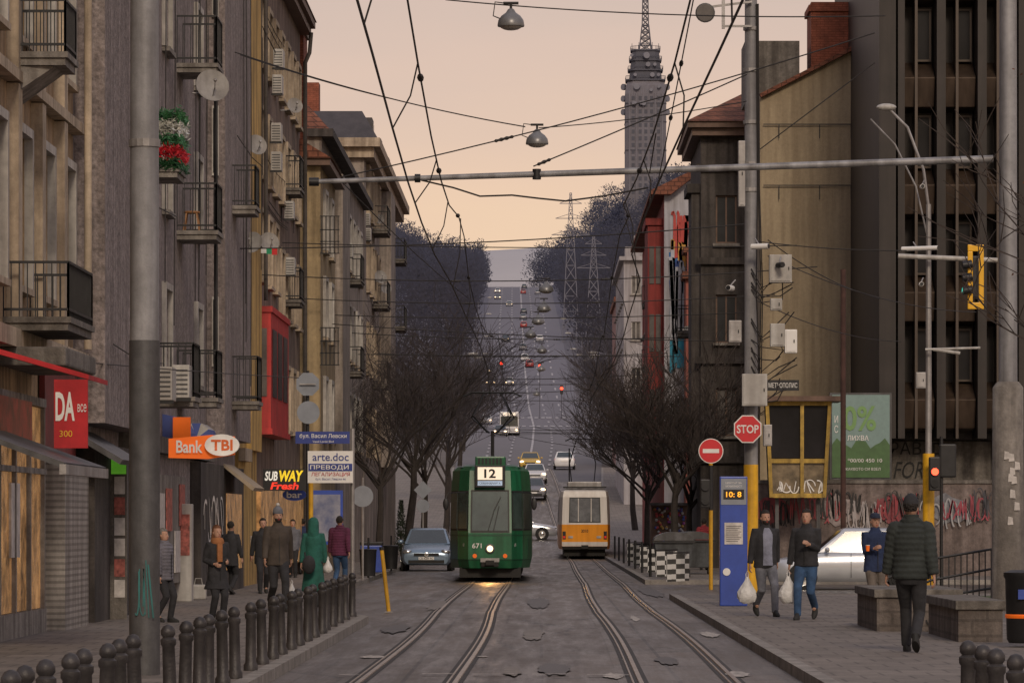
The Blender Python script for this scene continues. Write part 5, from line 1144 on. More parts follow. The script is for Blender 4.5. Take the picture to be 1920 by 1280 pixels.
# ------------------------------------------------------------ facade clutter
def dish(label,px,py,Y,r,ang=.5,tilt=.3):
    p=W(px,py,Y); t=thing('satellite_dish',label,'satellite dish',p,ang,'satellite dishes on the facades')
    b=MB(); n=V((0,-math.cos(tilt),math.sin(tilt)))
    b.lathe((0,0,0),[(r*f,.25*r*f*f) for f in(.02,.3,.55,.8,1.)]+[(r*f,.25*r*f*f-.012) for f in(.99,.8,.5,.02)],22,n); b.build('reflector',m_greyback if r<.2 else mat('dish_grey',(.30,.29,.28),.6,0,.2,5,streak=.3),t,smooth=True)
    MB().tube([V((0,0,-r*.8)),n*r*.9-V((0,0,r*.4)),n*r*1.0],.012,6).sph(n*r*1.0,.035).build('feed_arm',m_steel,t); MB().tube([(0,.05,0),(0,.12,-.1),(-.35,.15,-.12)],.018,6).build('bracket',m_steel,t)
dish('large pale satellite dish on the grey roughcast house',397,163,78,.33,.3); dish('pale dish on the ochre house, upper of its pair',480,273,94,.25,.5)
dish('small dish high on the brown house',552,199,109,.22,.4); dish('left dish of two side by side under the ochre bay',474,456,93,.26,-.3); dish('right dish of two side by side under the ochre bay',504,455,98,.25,.4)
dish('upper dark dish on the far corner house',713,520,166,.28,.4); dish('lower dark dish on the far corner house',723,541,170,.24,.4); dish('grey dish on the corner house at tree height',627,618,135,.27,.5); dish('pale dish above the dark balconies of corner house',711,411,168,.22,.2)
dish('round pale dish at the painted house on the right',1289,620,160,.2,-.5)
def acu(label,px,py,Y,s=.8):
    p=W(px,py,Y); t=thing('air_conditioner',label,'air conditioner',p,0,'air conditioner units on the left facades')
    MB().box(-.16*s,.16*s,-.4*s,.4*s,-.3*s,.3*s).build('case',m_whited,t,bevel=.015)
    b=MB()
    for k in range(6): b.box(-.13*s,.13*s,-.412*s,-.402*s,(-.24+.085*k)*s,(-.21+.085*k)*s)
    b.build('grille',m_greyd,t); MB().box(-.2*s,.18*s,-.38*s,-.33*s,-.36*s,-.3*s).build('bracket',m_black,t)
for i,(px,py,Y,l) in enumerate(((342,716,73.4,'large grille fronted air conditioner standing on the low balcony'),(310,720,72,'air conditioner beside the pole at balcony level'),(519,250,103.5,'upper of two stacked air conditioners on the brown house'),(519,304,103.5,'lower of two stacked air conditioners on the brown house'),(523,112,103.5,'topmost air conditioner under the brown eaves'),(545,500,111,'air conditioner next to the iron lattice on brown house'),(688,412,160,'air conditioner on the pale corner house, upper'),(690,440,160,'air conditioner on the pale corner house, lower'),(521,160,103.5,'air conditioner second from the brown eaves'),(447,360,93,'air conditioner on the corner of the grey roughcast house'),(543,395,110,'air conditioner above the iron lattice on the brown house'),(655,470,141,'air conditioner on the quoined house'))): acu(l,px,py,Y,1.0 if i<2 else .8)
m_tin=[mat('tinsel_green',(.04,.14,.05),.4,.3,.5,8),mat('tinsel_white',(.55,.55,.5),.3,.4,.3,8),mat('tinsel_green2',(.05,.16,.07),.4,.3,.5,8),mat('tinsel_red',(.5,.02,.03),.4,.3,.3,8),mat('tinsel_green3',(.03,.1,.04),.4,.3,.5,8)]
t=thing('christmas_garland','green, white and red tinsel garlands wound round a balcony rail','garland',(-6.8,71.5,8)); rr=random.Random(44)
for i,(z,h) in enumerate(((ZZ(222,71),.10),(ZZ(243,71),.12),(ZZ(268,71),.1),(ZZ(290,71),.13),(ZZ(312,71),.09))):
    b=MB()
    for k in range(620):
        s=rr.random(); c=V((lerp(-6.98,-6.36,s),70.45+rr.gauss(0,.03),z+rr.gauss(0,h*.5))) if rr.random()<.7 else V((-6.38+rr.gauss(0,.03),lerp(70.5,71.8,s),z+rr.gauss(0,h*.5)))
        d=V((rr.gauss(0,1),rr.gauss(0,1),rr.gauss(0,1))).normalized()*.06; e=d.orthogonal().normalized()*.014; b.poly([c-d,c+e,c+d,c-e])
    b.build('tinsel',m_tin[i],t,True,rn=False)['kind']='stuff'
t=thing('wooden_stool','small wooden stool standing on the middle iron balcony','stool',(GX(360,79.6),79.6,7.42)); 
MB().lathe((0,0,.38),[(.16,0),(.17,.02),(.16,.04)],14).build('seat',mat('stool_wood',(.3,.14,.05),.6,0,.2,5),t)
for a,c in((-1,-1),(1,-1),(1,1),(-1,1)): MB().bar((a*.1,c*.1,.38),(a*.16,c*.16,0),.03).build('leg',MATS['stool_wood'],t)
t=thing('flag','small white, green and red flag hanging from the ochre bay','flag',W(505,470,96))
for i,cc in enumerate(((.6,.6,.6),(.02,.25,.12),(.5,.03,.03))): MB().prism([V((-.2+i*.13,0,.05)),V((-.07+i*.13,0,.05)),V((-.07+i*.13,0,-.06-.02*i)),V((-.2+i*.13,0,-.06-.02*i))],(0,.01,0)).build('stripe',mat('flag%d'%i,cc,.8),t)
# ------------------------------------------------------------ wires
def wire(label,pts,r=.012,cat='wire',name='span_wire',group=None,beads=[]):
    pts=[V(p) for p in pts]; t=thing(name,label,cat,pts[0],0,group); MB().tube(pts,r,5).build('strand',m_wire,t,True,smooth=True)
    for bd in beads:
        i=bd*(len(pts)-1); k=min(int(i),len(pts)-2); p=pts[k].lerp(pts[k+1],i-k); d=(pts[k+1]-pts[k]).normalized()
        MB().tube([p-d*.13,p-d*.1,p-d*.05,p,p+d*.05,p+d*.1,p+d*.13],[.012,.03,.02,.035,.02,.03,.012],8).build('insulator',m_wire,t,True,smooth=True)
    return t
def sag(a,b_,s,n=14): a=V(a);b_=V(b_); return [a.lerp(b_,i/n)-V((0,0,4*s*(i/n)*(1-i/n))) for i in range(n+1)]
gw_='thin span wires across the street'
def zc(y): return 5.42+gz(y)
for c,l in((-1,'left'),(1,'right')):
    xs_=lambda y:(tx(c,y) if y>60 else c*1.38)
    ys=list(range(20,340,6))
    wire('overhead contact wire above the %s track'%l,[(xs_(y)+.12*math.sin(y*.09),y,zc(y)) for y in ys],.011,'wire','contact_wire')
    pts=[]
    for y in ys:
        f=((y-26)%40)/40.; pts.append((xs_(y)-.16*c+.1*math.sin(y*.07),y,zc(y)+.5+.75*(2*f-1)**2))
    wire('upper messenger wire above the %s track'%l,pts,.010,'wire','messenger_wire',None,[.03,.06,.09,.13,.17,.24,.33])
    for i,y in enumerate((30,38,47,55,64,74,86,98,112,128,150)):
        f=((y-26)%40)/40.; a=V((xs_(y)-.16*c+.1*math.sin(y*.07),y,zc(y)+.5+.75*(2*f-1)**2)); b_=V((xs_(y)+.12*math.sin(y*.09),y,zc(y)))
        wire('short dropper wire above the %s track, %s from the camera'%(l,ORD[i]),[a,(a+b_)/2+V((.05,0,0)),b_],.008,'wire','dropper_wire','dropper wires of the overhead line')
P=lambda px,py,Y:W(px,py,Y)
wire('topmost wire crossing above the first hanging lamp',sag(P(835,0,60),P(1660,30,60),.1),.010,group=gw_)
wire('wire from the ochre house to the second hanging lamp',sag(P(440,98,75),P(985,238,75),.12),.012,group=gw_)
wire('wire from the second hanging lamp up to the right pole',sag(P(1010,240,75),P(1400,190,75),.06),.010,group=gw_)
wire('long diagonal wire rising to the brick chimney side',sag(P(640,332,70),P(1640,62,70),.12),.012,group=gw_,beads=[.3,.31])
wire('shorter diagonal wire from the boom up to the utility pole',sag(P(1000,312,69),P(1400,140,69),.02),.012,group=gw_,beads=[.05])
wire('thick slack cable hanging under the boom',[P(790,338,70),P(850,352,70),P(900,368,70),P(960,366,70),P(1010,372,70),P(1060,377,70),P(1130,368,70),P(1215,352,70)],.016,group=gw_)
wire('black wire crossing the street below the boom',sag(P(450,466,90),P(1400,420,90),.12),.014,group=gw_)
wire('wire running from the right pole past the beige wall',sag(P(1415,452,77),P(1700,470,77),.05),.01,group=gw_)
wire('diagonal wire over the beige end wall',sag(P(1425,280,72),P(1640,118,72),.0),.010,group=gw_)
wire('wire descending left to right behind the first floor signs',sag(P(150,678,60),P(560,708,80),.02),.009,group=gw_)
wire('slack wire from utility pole to the traffic light arm',sag(P(1440,450,78),P(1650,560,86),.15),.01,group=gw_)
wire('lower slack wire from utility pole to the traffic light arm',sag(P(1440,480,78),P(1830,585,92),.25),.01,group=gw_)
wire('wire from the ochre house down towards the far right pole',sag(P(440,100,90),P(730,185,100),.05),.010,group=gw_)
wire('steep wire from the top edge down past the television tower',sag(P(1300,0,55),P(1235,335,69),.02),.010,group=gw_,beads=[.3,.6])
wire('wire from the utility pole to the brown office block',sag(P(1412,560,77),P(1690,640,100),.2),.010,group=gw_)
for i,(y0,y1,Y,s) in enumerate(((515,500,100,.25),(560,552,118,.2),(590,585,130,.15),(624,632,146,.15),(662,662,165,.15),(664,668,150,.02),(705,702,205,.2),(712,716,225,.2),(742,748,260,.2),(800,806,300,.1),(808,812,315,.1),(455,460,108,.1),(605,640,124,.12))):
    xl=-7.0; xr=5.2 if Y>130 else 6.9
    a=V((xl,Y,ZZ(y0,Y))); b_=V((xr,Y,ZZ(y1,Y)))
    wire('span wire over the street below the lamps, number %s in the row'%ORD[i],sag(a,b_,s),.009+Y*.00005,group=gw_,beads=[.35,.62] if i<8 else [])
wire('oblique wire pulled from boom end towards the pantograph',sag(P(640,340,70),P(880,560,118),.1),.011,group=gw_); wire('wire between boom and the right messenger wire',sag(P(1218,325,70),P(1230,250,62),.0),.011,group=gw_)
b_i=0
for (a,c) in(((880,735,112),(1100,730,150)),((930,805,160),(1120,812,160)),((960,815,170),(1110,840,170)),((1000,800,190),(1130,815,190)),((860,610,125),(1010,655,190)),((1080,600,200),(1230,655,150)),((800,690,150),(1000,740,240))):
    wire('thin registration wire near the pantographs, %s of seven'%ORD[b_i],sag(P(*a),P(*c),.06),.012,group='registration wires near the pantographs'); b_i+=1
m_lampm=mat('lamp_enamel',(.17,.17,.175),.35,.3,.2,4); m_lampg=mat('lamp_glass',(.35,.33,.30),.2,0,.1,4)
def hlamp(label,px,py,Y,s=1.):
    p=W(px,py,Y); t=thing('hanging_lamp',label,'street lamp',p,0,'lamps hanging from wires over the street')
    MB().lathe((0,0,0),[(.21*s,-.07*s),(.215*s,-.05*s),(.20*s,.03*s),(.15*s,.10*s),(.08*s,.15*s),(.05*s,.20*s),(.02*s,.22*s)],20).build('shade',m_lampm,t,smooth=True)
    MB().sph((0,0,-.07*s),.17*s,.17*s,.06*s).build('bowl',m_lampg,t,smooth=True)
    MB().tube([(0,0,.2*s),(0,0,.3*s)],.02,8).tube([(-.12*s,0,.30*s),(.12*s,0,.30*s)],.022,8).tube([(-.1*s,0,.3*s),(-.25*s,0,.32*s),(-.28*s,0,.1*s),(-.18*s,0,.06*s)],.010,5).build('hanger',m_wire,t)
for i,(px,py,Y) in enumerate(((958,42,60),(1007,264,75))): hlamp(['topmost hanging lamp cut close to the upper picture edge','second hanging lamp, above the boom'][i],px,py,Y,.95 if i==0 else 1)
for i,(px,py,Y) in enumerate(((1024,542,130),(1020,578,140),(1009,602,150),(995,628,172),(1016,657,190),(1015,691,225),(1006,738,265))): hlamp('small hanging lamp over the far street, %s of seven from the top'%ORD[i],px,py,Y,1.15)
sl=None
for i in range(9):
    Y=400+i*50; x=eR(Y)+1.6; l='far street lamp along the right edge of the climbing road, %s from the camera'%ORD[i]
    if sl is None:
        sl=thing('street_lamp',l,'street lamp',(x,Y,gz(Y)),0,'street lamps on the right of the far road')
        MB().tube([(0,0,0),(0,0,9.3)],[.12,.08],8).build('pole',m_pyl,sl,smooth=True); MB().tube([(0,0,9.2),(-.8,0,9.8),(-2.2,0,10)],.07,6).build('arm',m_pyl,sl); MB().sph((-2.6,0,10.02),.6,.25,.15).build('lamp_head',m_whited,sl,smooth=True)
    else: dup(sl,(x,Y,gz(Y)),0,l)
for i in range(7):
    Y=420+i*80; x=eL(Y)-1.2; l='far street lamp along the left edge of the climbing road, %s from the camera'%ORD[i]
    o=dup(sl,(x,Y,gz(Y)),PI,l); o['group']='street lamps on the left of the far road'
for px,py,l in((940,681,'far red traffic light left of the lanes'),(1012,686,'far red traffic light over the middle lane'),(1053,728,'far red traffic light at the right kerb'),(899,900,'dim red light among the left trees')):
    Y=640 if py<800 else 180; p=W(px,py,Y); t=thing('far_traffic_light',l,'traffic light',(p.x,Y,gz(Y)))
    k=1 if Y>200 else .3; MB().tube([(0,.3,0),(0,.3,p.z-gz(Y)+.3)],.08*k,6).build('post',m_tows,t)
    MB().box(-.25*k,.25*k,0,.25,p.z-gz(Y)-.9*k,p.z-gz(Y)+.5*k).build('housing',m_black,t); MB().sph((0,-.05,p.z-gz(Y)),.24*k).build('lit_lens',LAMPR,t)
# ------------------------------------------------------------ people
def ik(a,b_,l1,l2,pole):
    a=V(a);b_=V(b_);d=b_-a; L=min(d.length,(l1+l2)*.999); u=d.normalized(); x=(l1*l1-l2*l2+L*L)/(2*L); h=math.sqrt(max(0,l1*l1-x*x))
    p=V(pole)-u*V(pole).dot(u); p=p.normalized() if p.length>1e-6 else V((0,1,0)); return a+u*x+p*h, a+u*L
m_skin=mat('skin',(.42,.24,.17),.6,0,.1,8)
m_hair={'dark':mat('dark_hair',(.02,.015,.012),.7,0,.3,20),'brown':mat('auburn_hair',(.15,.06,.025),.7,0,.3,20),'grey':mat('grey_hair',(.2,.19,.18),.8,0,.3,20)}
def cloth(n,c): return mat(n,c,.9,0,.35,5,.5,14,grit=.12)
def ell(cx,cy,z,rx,ry,n=18): return [V((cx+rx*math.cos(2*PI*k/n),cy+ry*math.sin(2*PI*k/n),z)) for k in range(n)]
def remesh(o,vox):
    m=o.modifiers.new('r','REMESH'); m.mode='VOXEL'; m.voxel_size=vox
    s=o.modifiers.new('s','SMOOTH'); s.factor=.5; s.iterations=3; PENDR.append((o,vox))
def person(label,px,py,H=1.75,rot=0,jacket=None,jz=.84,puffy=False,trouser=None,stride=.22,lead=1,lh=None,rh=None,hair='dark',hat=None,hood=False,beard=False,longhair=False,scarf=None,shirt=None,Y=None,z=.12,female=False,skirt=False,shoem=None):
    Y=Y or (1.7-z)*K/(py-975); s=H/1.78
    root=thing('person',label,'person',(GX(px,Y),Y,z),R(rot)); root.scale=(s,s,s)
    wd=.9 if female else 1.
    hipz=.92-abs(stride)*.16; foot={}
    for sd in(-1,1):
        fy=-stride if sd==lead else stride
        lift=.0 if sd==lead else max(0,.10*stride/.22); foot[sd]=V((sd*.085,fy,.085+lift))
    legs={}
    for sd in(-1,1):
        hp=V((sd*.09,0,hipz)); k,e=ik(hp,foot[sd],.44,.43,(0,-1,0)); legs[sd]=(hp,k,e)
    sh={sd:V((sd*.185*wd,0,1.425)) for sd in(-1,1)}
    sw=min(.2,.7*abs(stride))
    tgt={1:V(lh) if lh else V((.27*wd,sw*lead,.83)),-1:V(rh) if rh else V((-.27*wd,-sw*lead,.83))}
    arms={}
    for sd in(-1,1):
        e,w_=ik(sh[sd],tgt[sd],.29,.26,(sd*.35,1,-.2)); arms[sd]=(sh[sd],e,w_)
    b=MB()
    b.loft([ell(0,0,hipz-.08,.12,.09),ell(0,0,hipz,.155,.11),ell(0,0,hipz+.12,.14*wd,.10),ell(0,-.005,1.25,.16*wd,.11),ell(0,0,1.38,.17*wd,.10),ell(0,0,1.45,.12*wd,.075),ell(0,0,1.49,.06,.06),ell(0,-.012,1.56,.053,.058)])
    b.loft([ell(0,-.035,1.548,.03,.04),ell(0,-.028,1.57,.052,.068),ell(0,-.012,1.61,.066,.088),ell(0,0,1.66,.074,.097),ell(0,.004,1.71,.074,.096),ell(0,.006,1.75,.060,.08),ell(0,.008,1.777,.028,.04)])
    b.loft([ell(0,-.118,1.62,.014,.012,8),ell(0,-.108,1.64,.011,.016,8),ell(0,-.098,1.668,.007,.010,8)])
    for sd in(-1,1):
        b.sph((sd*.077,.005,1.65),.011,.02,.03,8,6)
        hp,k,e=legs[sd]; b.tube([hp,hp.lerp(k,.4),k,k.lerp(e,.35),e],[.085,.078,.055,.055,.036],12); b.tube([e,e+V((0,-.1,-.05))],[.036,.03],8)
        a,el,w_=arms[sd]; b.tube([a+V((-sd*.04,0,.0)),a.lerp(el,.3),el,el.lerp(w_,.3),w_],[.05,.047,.037,.036,.025],12)
        d=(w_-el).normalized(); n=V((-sd,0,0)); n=(n-d*n.dot(d)); n=n.normalized() if n.length>.01 else V((0,1,0)); q=d.cross(n)*sd
        if q.y>0: q=-q
        rg2=[]
        for f,wi,th in((0,.022,.018),(.35,.034,.016),(.8,.040,.014),(1,.038,.012)):
            c=w_+d*.09*f; rg2.append([c+q*wi*math.cos(2*PI*j/10)+n*th*math.sin(2*PI*j/10) for j in range(10)])
        b.loft(rg2)
        for j,(o_,ln) in enumerate(((.030,.062),(.010,.072),(-.010,.067),(-.030,.05))):
            p0=w_+d*.083+q*o_; p1=p0+d*ln*.45+n*.008; p2=p1+d*ln*.3+n*.02; p3=p2+d*ln*.12+n*.022; b.tube([p0,p1,p2,p3],[.0088,.0082,.0075,.006],7)
        t0=w_+d*.025+q*.026; t1=t0+q*.02+d*.028+n*.012; b.tube([t0,t1,t1+d*.028+n*.012],[.011,.009,.007],7)
    body=b.build('body',m_skin,root,rn=True); remesh(body,.0075)
    for sd in(-1,1): MB().sph((sd*.028,-.092,1.668),.010,.007,.006,8,6).build('eye',m_black,root)
    MB().sph((0,-.106,1.592),.02,.006,.005,8,6).build('mouth',m_redc,root)
    hm=m_hair[hair]; b=MB(); n,m=20,14; c=V((0,.012,1.69))
    sp_=[[c+V((.083*math.sin(a)*math.cos(2*PI*k/n),.105*math.sin(a)*math.sin(2*PI*k/n),.102*math.cos(a))) for k in range(n)] for a in[max(.05,PI*.72*i/m) for i in range(m+1)]]
    for i in range(m):
        for k in range(n):
            q=[sp_[i][k],sp_[i][(k+1)%n],sp_[i+1][(k+1)%n],sp_[i+1][k]]; cc=sum(q,V((0,0,0)))/4
            if cc.y<-.03 and cc.z<1.735: continue
            if cc.y<.03 and cc.z<1.66 : continue
            b.poly(q)
    ho=b.build('hair',hm,root,smooth=True)
    so=ho.modifiers.new('so','SOLIDIFY'); so.thickness=.008
    if longhair: MB().loft([ell(0,.05,1.36,.06,.03),ell(0,.06,1.45,.10,.05),ell(0,.05,1.58,.095,.06),ell(0,.03,1.70,.085,.08),ell(0,.02,1.76,.05,.05)]).build('long_hair',hm,root,smooth=True)
    if beard: MB().loft([ell(0,-.055,1.54,.03,.03),ell(0,-.052,1.57,.055,.055),ell(0,-.05,1.60,.066,.056),ell(0,-.04,1.615,.067,.052)]).build('beard',hm,root,smooth=True)
    if jacket:
        b=MB(); zb=jz
        J=[(zb,.20 if not skirt else .27,.15 if not skirt else .2),(zb+.02,.205 if not skirt else .275,.155 if not skirt else .205)]
        if zb<.8: J.append((.8,.205,.155))
        J+=[(1.0,.19,.145),(1.15,.185,.14),(1.28,.20,.148),(1.38,.205,.14),(1.44,.17,.115),(1.48,.11,.09),(1.53,.078,.08),(1.555,.072,.074)]
        if puffy:
            J2=[]; zz=zb
            while zz<1.56:
                rx=table([(j[0],j[1]) for j in J],zz); ry=table([(j[0],j[2]) for j in J],zz); J2.append((zz,rx+.014,ry+.014)); J2.append((zz+.035,rx+.026,ry+.026)); zz+=.065
            J=J2
        b.loft([ell(0,(-.02 if puffy else 0),z_,rx*wd,ry,24) for z_,rx,ry in J])
        for sd in(-1,1):
            a,el,w_=arms[sd]; k=1.25 if puffy else 1.
            pts=[a+V((-sd*.06,0,.0)),a,a.lerp(el,.5),el,el.lerp(w_,.5),w_-(w_-el).normalized()*.01]; rs=[.06*k,.076*k,.068*k,.06*k,.055*k,.048*k]
            if puffy:
                p2=[];r2=[]
                for i in range(len(pts)-1):
                    for f in(0,.25,.5,.75): p2.append(pts[i].lerp(pts[i+1],f)); r2.append(lerp(rs[i],rs[i+1],f)+(.007 if (f in(.25,.75)) else -.003))
                pts,rs=p2+[pts[-1]],r2+[rs[-1]]
            b.tube(pts,rs,14)
        o=b.build('jacket',jacket,root); remesh(o,.011)
        if not hood: MB().loft([ell(0,.005,1.50,.085,.088),ell(0,.01,1.56,.076,.082)],cap=False).build('collar',jacket,root,smooth=True)
        if not shirt and abs(rot)<90: MB().bar((0,-.165 if not puffy else -.19,jz+.04),(0,-.150 if not puffy else -.19,1.3),.012,.01).build('zip',m_black,root)
    if shirt:
        b=MB(); rr_=[]
        for z_,rx,ry in((.86,.21,.158),(1.0,.19,.148),(1.15,.185,.143),(1.28,.20,.151),(1.38,.205,.143),(1.45,.15,.108),(1.49,.095,.086)):
            rr_.append([V((rx*1.02*math.sin(a),-ry*1.06*math.cos(a),z_)) for a in[lerp(-.42,.42,i/6) for i in range(7)]])
        b.loft(rr_,cap=False,closed=False); b.build('shirt_front',shirt,root,smooth=True)
    if hood: MB().loft([ell(0,.03,1.42,.12,.10),ell(0,.03,1.5,.115,.11),ell(0,.025,1.6,.112,.125),ell(0,.02,1.70,.108,.125),ell(0,.02,1.77,.08,.09),ell(0,.02,1.80,.03,.03)]).build('hood',jacket,root,smooth=True)
    if scarf:
        MB().loft([ell(0,-.01,1.43,.115,.105),ell(0,-.01,1.47,.13,.115),ell(0,-.01,1.52,.12,.11),ell(0,0,1.56,.095,.095)]).build('scarf',scarf,root,smooth=True); MB().box(-.07,.03,-.19,-.14,1.12,1.45).build('scarf_end',scarf,root,smooth=True,bevel=.01)
    if hat:
        hm_,kind=hat
        if kind=='cap': MB().loft([ell(0,.012,1.71,.088,.11),ell(0,.012,1.75,.088,.11),ell(0,.012,1.79,.065,.085),ell(0,.012,1.805,.02,.03)]).build('cap_crown',hm_,root,smooth=True); MB().loft([ell(0,-.10,1.712,.065,.06),ell(0,-.10,1.722,.065,.06)]).build('cap_peak',hm_,root,smooth=True)
        else:
            MB().loft([ell(0,.01,1.695,.088,.112),ell(0,.01,1.74,.090,.114),ell(0,.012,1.79,.072,.092),ell(0,.012,1.825,.035,.045),ell(0,.012,1.835,.01,.01)]).build('knit_hat',hm_,root,smooth=True)
            if kind=='pom': MB().sph((0,.012,1.85),.035,.035,.032).build('pompom',m_whited,root,smooth=True)
    if trouser:
        b=MB(); b.loft([ell(0,.0,hipz-.10,.13,.11),ell(0,0,hipz-.02,.175*wd+.005,.128),ell(0,0,hipz+.1,.16*wd,.118)])
        for sd in(-1,1):
            hp,k,e=legs[sd]; b.tube([hp+V((0,0,.02)),hp.lerp(k,.4),k,k.lerp(e,.4),e+V((0,.0,-.02))],[.10,.092,.07,.066,.058],14)
        o=b.build('trousers',trouser,root); remesh(o,.012)
    for sd in(-1,1):
        e=legs[sd][2]; b=MB(); up=0 if sd==lead else .45*min(1.4,abs(stride)/.22)
        b.loft([[V((p.x,p.y,0)) for p in ell(0,-.055,0,.043,.135,16)],ell(0,-.055,.025,.048,.14,16),ell(0,-.04,.055,.044,.125,16),ell(0,-.0,.085,.04,.075,16),ell(0,.02,.12,.042,.05,16)])
        toe=V((0,-.15,.0)); M=Matrix.Rotation(up,3,'X')
        b.v=[M@(p-toe)+toe for p in b.v]
        ank=M@(V((0,.02,.085))-toe)+toe; zmin=min(p.z for p in b.v)
        b.v=[p+V((e.x,e.y-ank.y,-zmin)) for p in b.v]
        b.build('shoe',shoem or m_rub,root,smooth=True)
    return root
cl_black=cloth('black_cloth',(.024,.024,.028)); cl_navy=cloth('navy_cloth',(.022,.03,.06)); cl_jean=cloth('denim',(.03,.07,.15)); cl_grey=cloth('grey_cloth',(.13,.135,.16)); cl_br=cloth('brown_grey_cloth',(.06,.048,.04))
cl_green=cloth('green_coat_cloth',(.016,.10,.08)); cl_pur=cloth('purple_cloth',(.09,.018,.05)); cl_cream=cloth('cream_cloth',(.32,.28,.24)); cl_red=cloth('dark_red_cloth',(.20,.02,.03)); cl_ol=cloth('olive_puffer',(.027,.033,.032)); cl_or=cloth('orange_scarf',(.32,.13,.05)); cl_blue=cloth('blue_jacket',(.017,.03,.08)); cl_tan=cloth('taupe_trousers',(.12,.10,.085)); cl_lg=cloth('light_grey_puffer',(.13,.125,.15)); cl_shirt=cloth('grey_tshirt',(.19,.20,.26))
person('bearded man in dark jacket over grey shirt carrying a white bag',1435,1155,1.74,14,cl_black,.82,False,cloth('grey_sweatpants',(.13,.135,.16)),.28,1,None,(-.30,-.03,.74),'dark',beard=True,shirt=cl_shirt)
person('young man in black jacket and blue jeans holding a phone',1512,1161,1.75,-16,cl_black,.86,False,cl_jean,.28,-1,(.10,-.24,1.22),(-.30,-.02,.74),'dark')
person('older man in navy jacket and cap holding a cup',1641,1160,1.68,12,cl_blue,.80,False,cl_tan,.04,1,(.24,.02,.84),(-.09,-.25,1.20),'grey',hat=(cl_navy,'cap'))
person('man in olive puffer jacket walking away on the right',1708,1222,1.85,168,cl_ol,.84,True,cl_black,.27,1,(.30,-.12,.86),(-.28,.08,.84),'dark',hat=(cl_black,'knit'))
person('woman in black coat with orange scarf standing on the left pavement',407,1168,1.50,28,cl_black,.62,False,cl_black,.05,1,(.12,-.2,1.12),(-.12,-.16,1.08),'brown',longhair=True,scarf=cl_or,female=True,skirt=True)
person('man in brown grey jacket and pompom hat walking on the left',521,1146,1.78,14,cl_br,.80,False,cl_black,.28,1,None,None,'dark',beard=True,hat=(cl_grey,'pom'))
person('woman in long green hooded coat seen from behind',588,1138,1.62,172,cl_green,.32,False,cl_black,.08,1,None,None,'dark',hood=True,female=True,skirt=True)
person('man in purple jacket and jeans walking away on the left',637,1104,1.67,172,cl_pur,.82,True,cl_jean,.22,-1,None,None,'dark')
person('person in cream jacket and dark red trousers on the left pavement',459,1096,1.45,0,cl_cream,.82,False,cl_red,.16,1,None,None,'dark',female=True,longhair=True)
person('person in black behind the woman with the orange scarf',433,1114,1.55,160,cl_black,.7,False,cl_black,.2,1,None,None,'dark',female=True)
person('person in black half hidden behind the man with pompom hat',493,1112,1.62,10,cl_black,.7,False,cl_black,.15,-1,None,None,'dark')
person('person in grey puffer jacket half hidden by the thick grey pole',306,1166,1.45,60,cl_lg,.80,True,cl_black,.1,1,None,None,'grey',female=True)
person('person in red jacket beside the no entry sign post',1320,1068,1.62,180,cl_red,.82,True,cl_black,.12,1,None,None,'dark')
person('person in grey jacket farther back by the sandwich shop',549,1082,1.6,0,cl_grey,.82,False,cl_black,.12,1,None,None,'dark')
person('person in blue jacket farthest back by the sandwich shop',568,1076,1.62,180,cl_blue,.82,False,cl_black,.1,-1,None,None,'dark')
m_bag=mat('white_plastic_bag',(.60,.60,.60),.45,0,.15,6,.5,18)
def bag(label,px,py,Y,s=1.,m=m_bag):
    p=W(px,py,Y); t=thing('plastic_bag',label,'bag',p); rr=random.Random(px); rgs=[]
    for z,r in((0,.06),(.03,.11),(.10,.145),(.18,.13),(.26,.085),(.34,.045),(.40,.02)):
        rgs.append([V((s*r*(1+rr.uniform(-.14,.14))*math.cos(2*PI*k/16),s*.6*r*(1+rr.uniform(-.14,.14))*math.sin(2*PI*k/16),s*z)) for k in range(16)])
    MB().loft(rgs).build('sack',m,t,smooth=True); MB().tube([(-.015*s,0,.38*s),(-.02*s,0,.44*s),(0,0,.49*s),(.02*s,0,.44*s),(.015*s,0,.38*s)],.009,6).build('handle',m,t)
bag('white plastic bag held low by the bearded man',1401,1131,65.8,1.1); bag('white plastic bag held by the man in jeans',1478,1131,63.7,1.1); bag('white bag beside the man in brown grey jacket',547,1128,70,.8); bag('white bag at the hip of the woman in green',615,1073,72.5,.6)
t=thing('backpack','dark backpack on the green coated woman','backpack',(GX(577,72),72.35,ZZ(1058,72.3))); MB().sph((0,0,0),.12,.08,.17).build('sack',cl_black,t,smooth=True); MB().tube([(-.06,0,.12),(-.08,.1,.22)],.014,6).build('strap',cl_black,t)
t=thing('phone','small dark phone in the hand of the man in jeans','phone',W(1531,1024,63.7)); MB().box(-.035,.035,-.005,.005,-.05,.07).build('case',m_black,t,bevel=.004); MB().box(-.03,.03,.0055,.006,-.04,.06).build('screen',glass_d,t)
t=thing('paper_cup','small paper cup in the hand of the older man','cup',W(1627,1028,63.7)); MB().lathe((0,0,0),[(.025,-.04),(.033,.05)],14).build('cup_wall',m_orange,t,smooth=True); MB().lathe((0,0,.05),[(.035,0),(.035,.01)],14).build('lid',m_white,t)
t=thing('ground_bag','white shopping sack standing on the left pavement by the wall','bag',(GX(372,80),80,.12)); MB().box(-.16,.16,-.1,.1,0,.3).build('sack',m_whited,t,bevel=.04); MB().tube([(-.08,0,.3),(-.06,0,.42),(.06,0,.42),(.08,0,.3)],.01,6).build('handle',m_whited,t)
finish_pending()
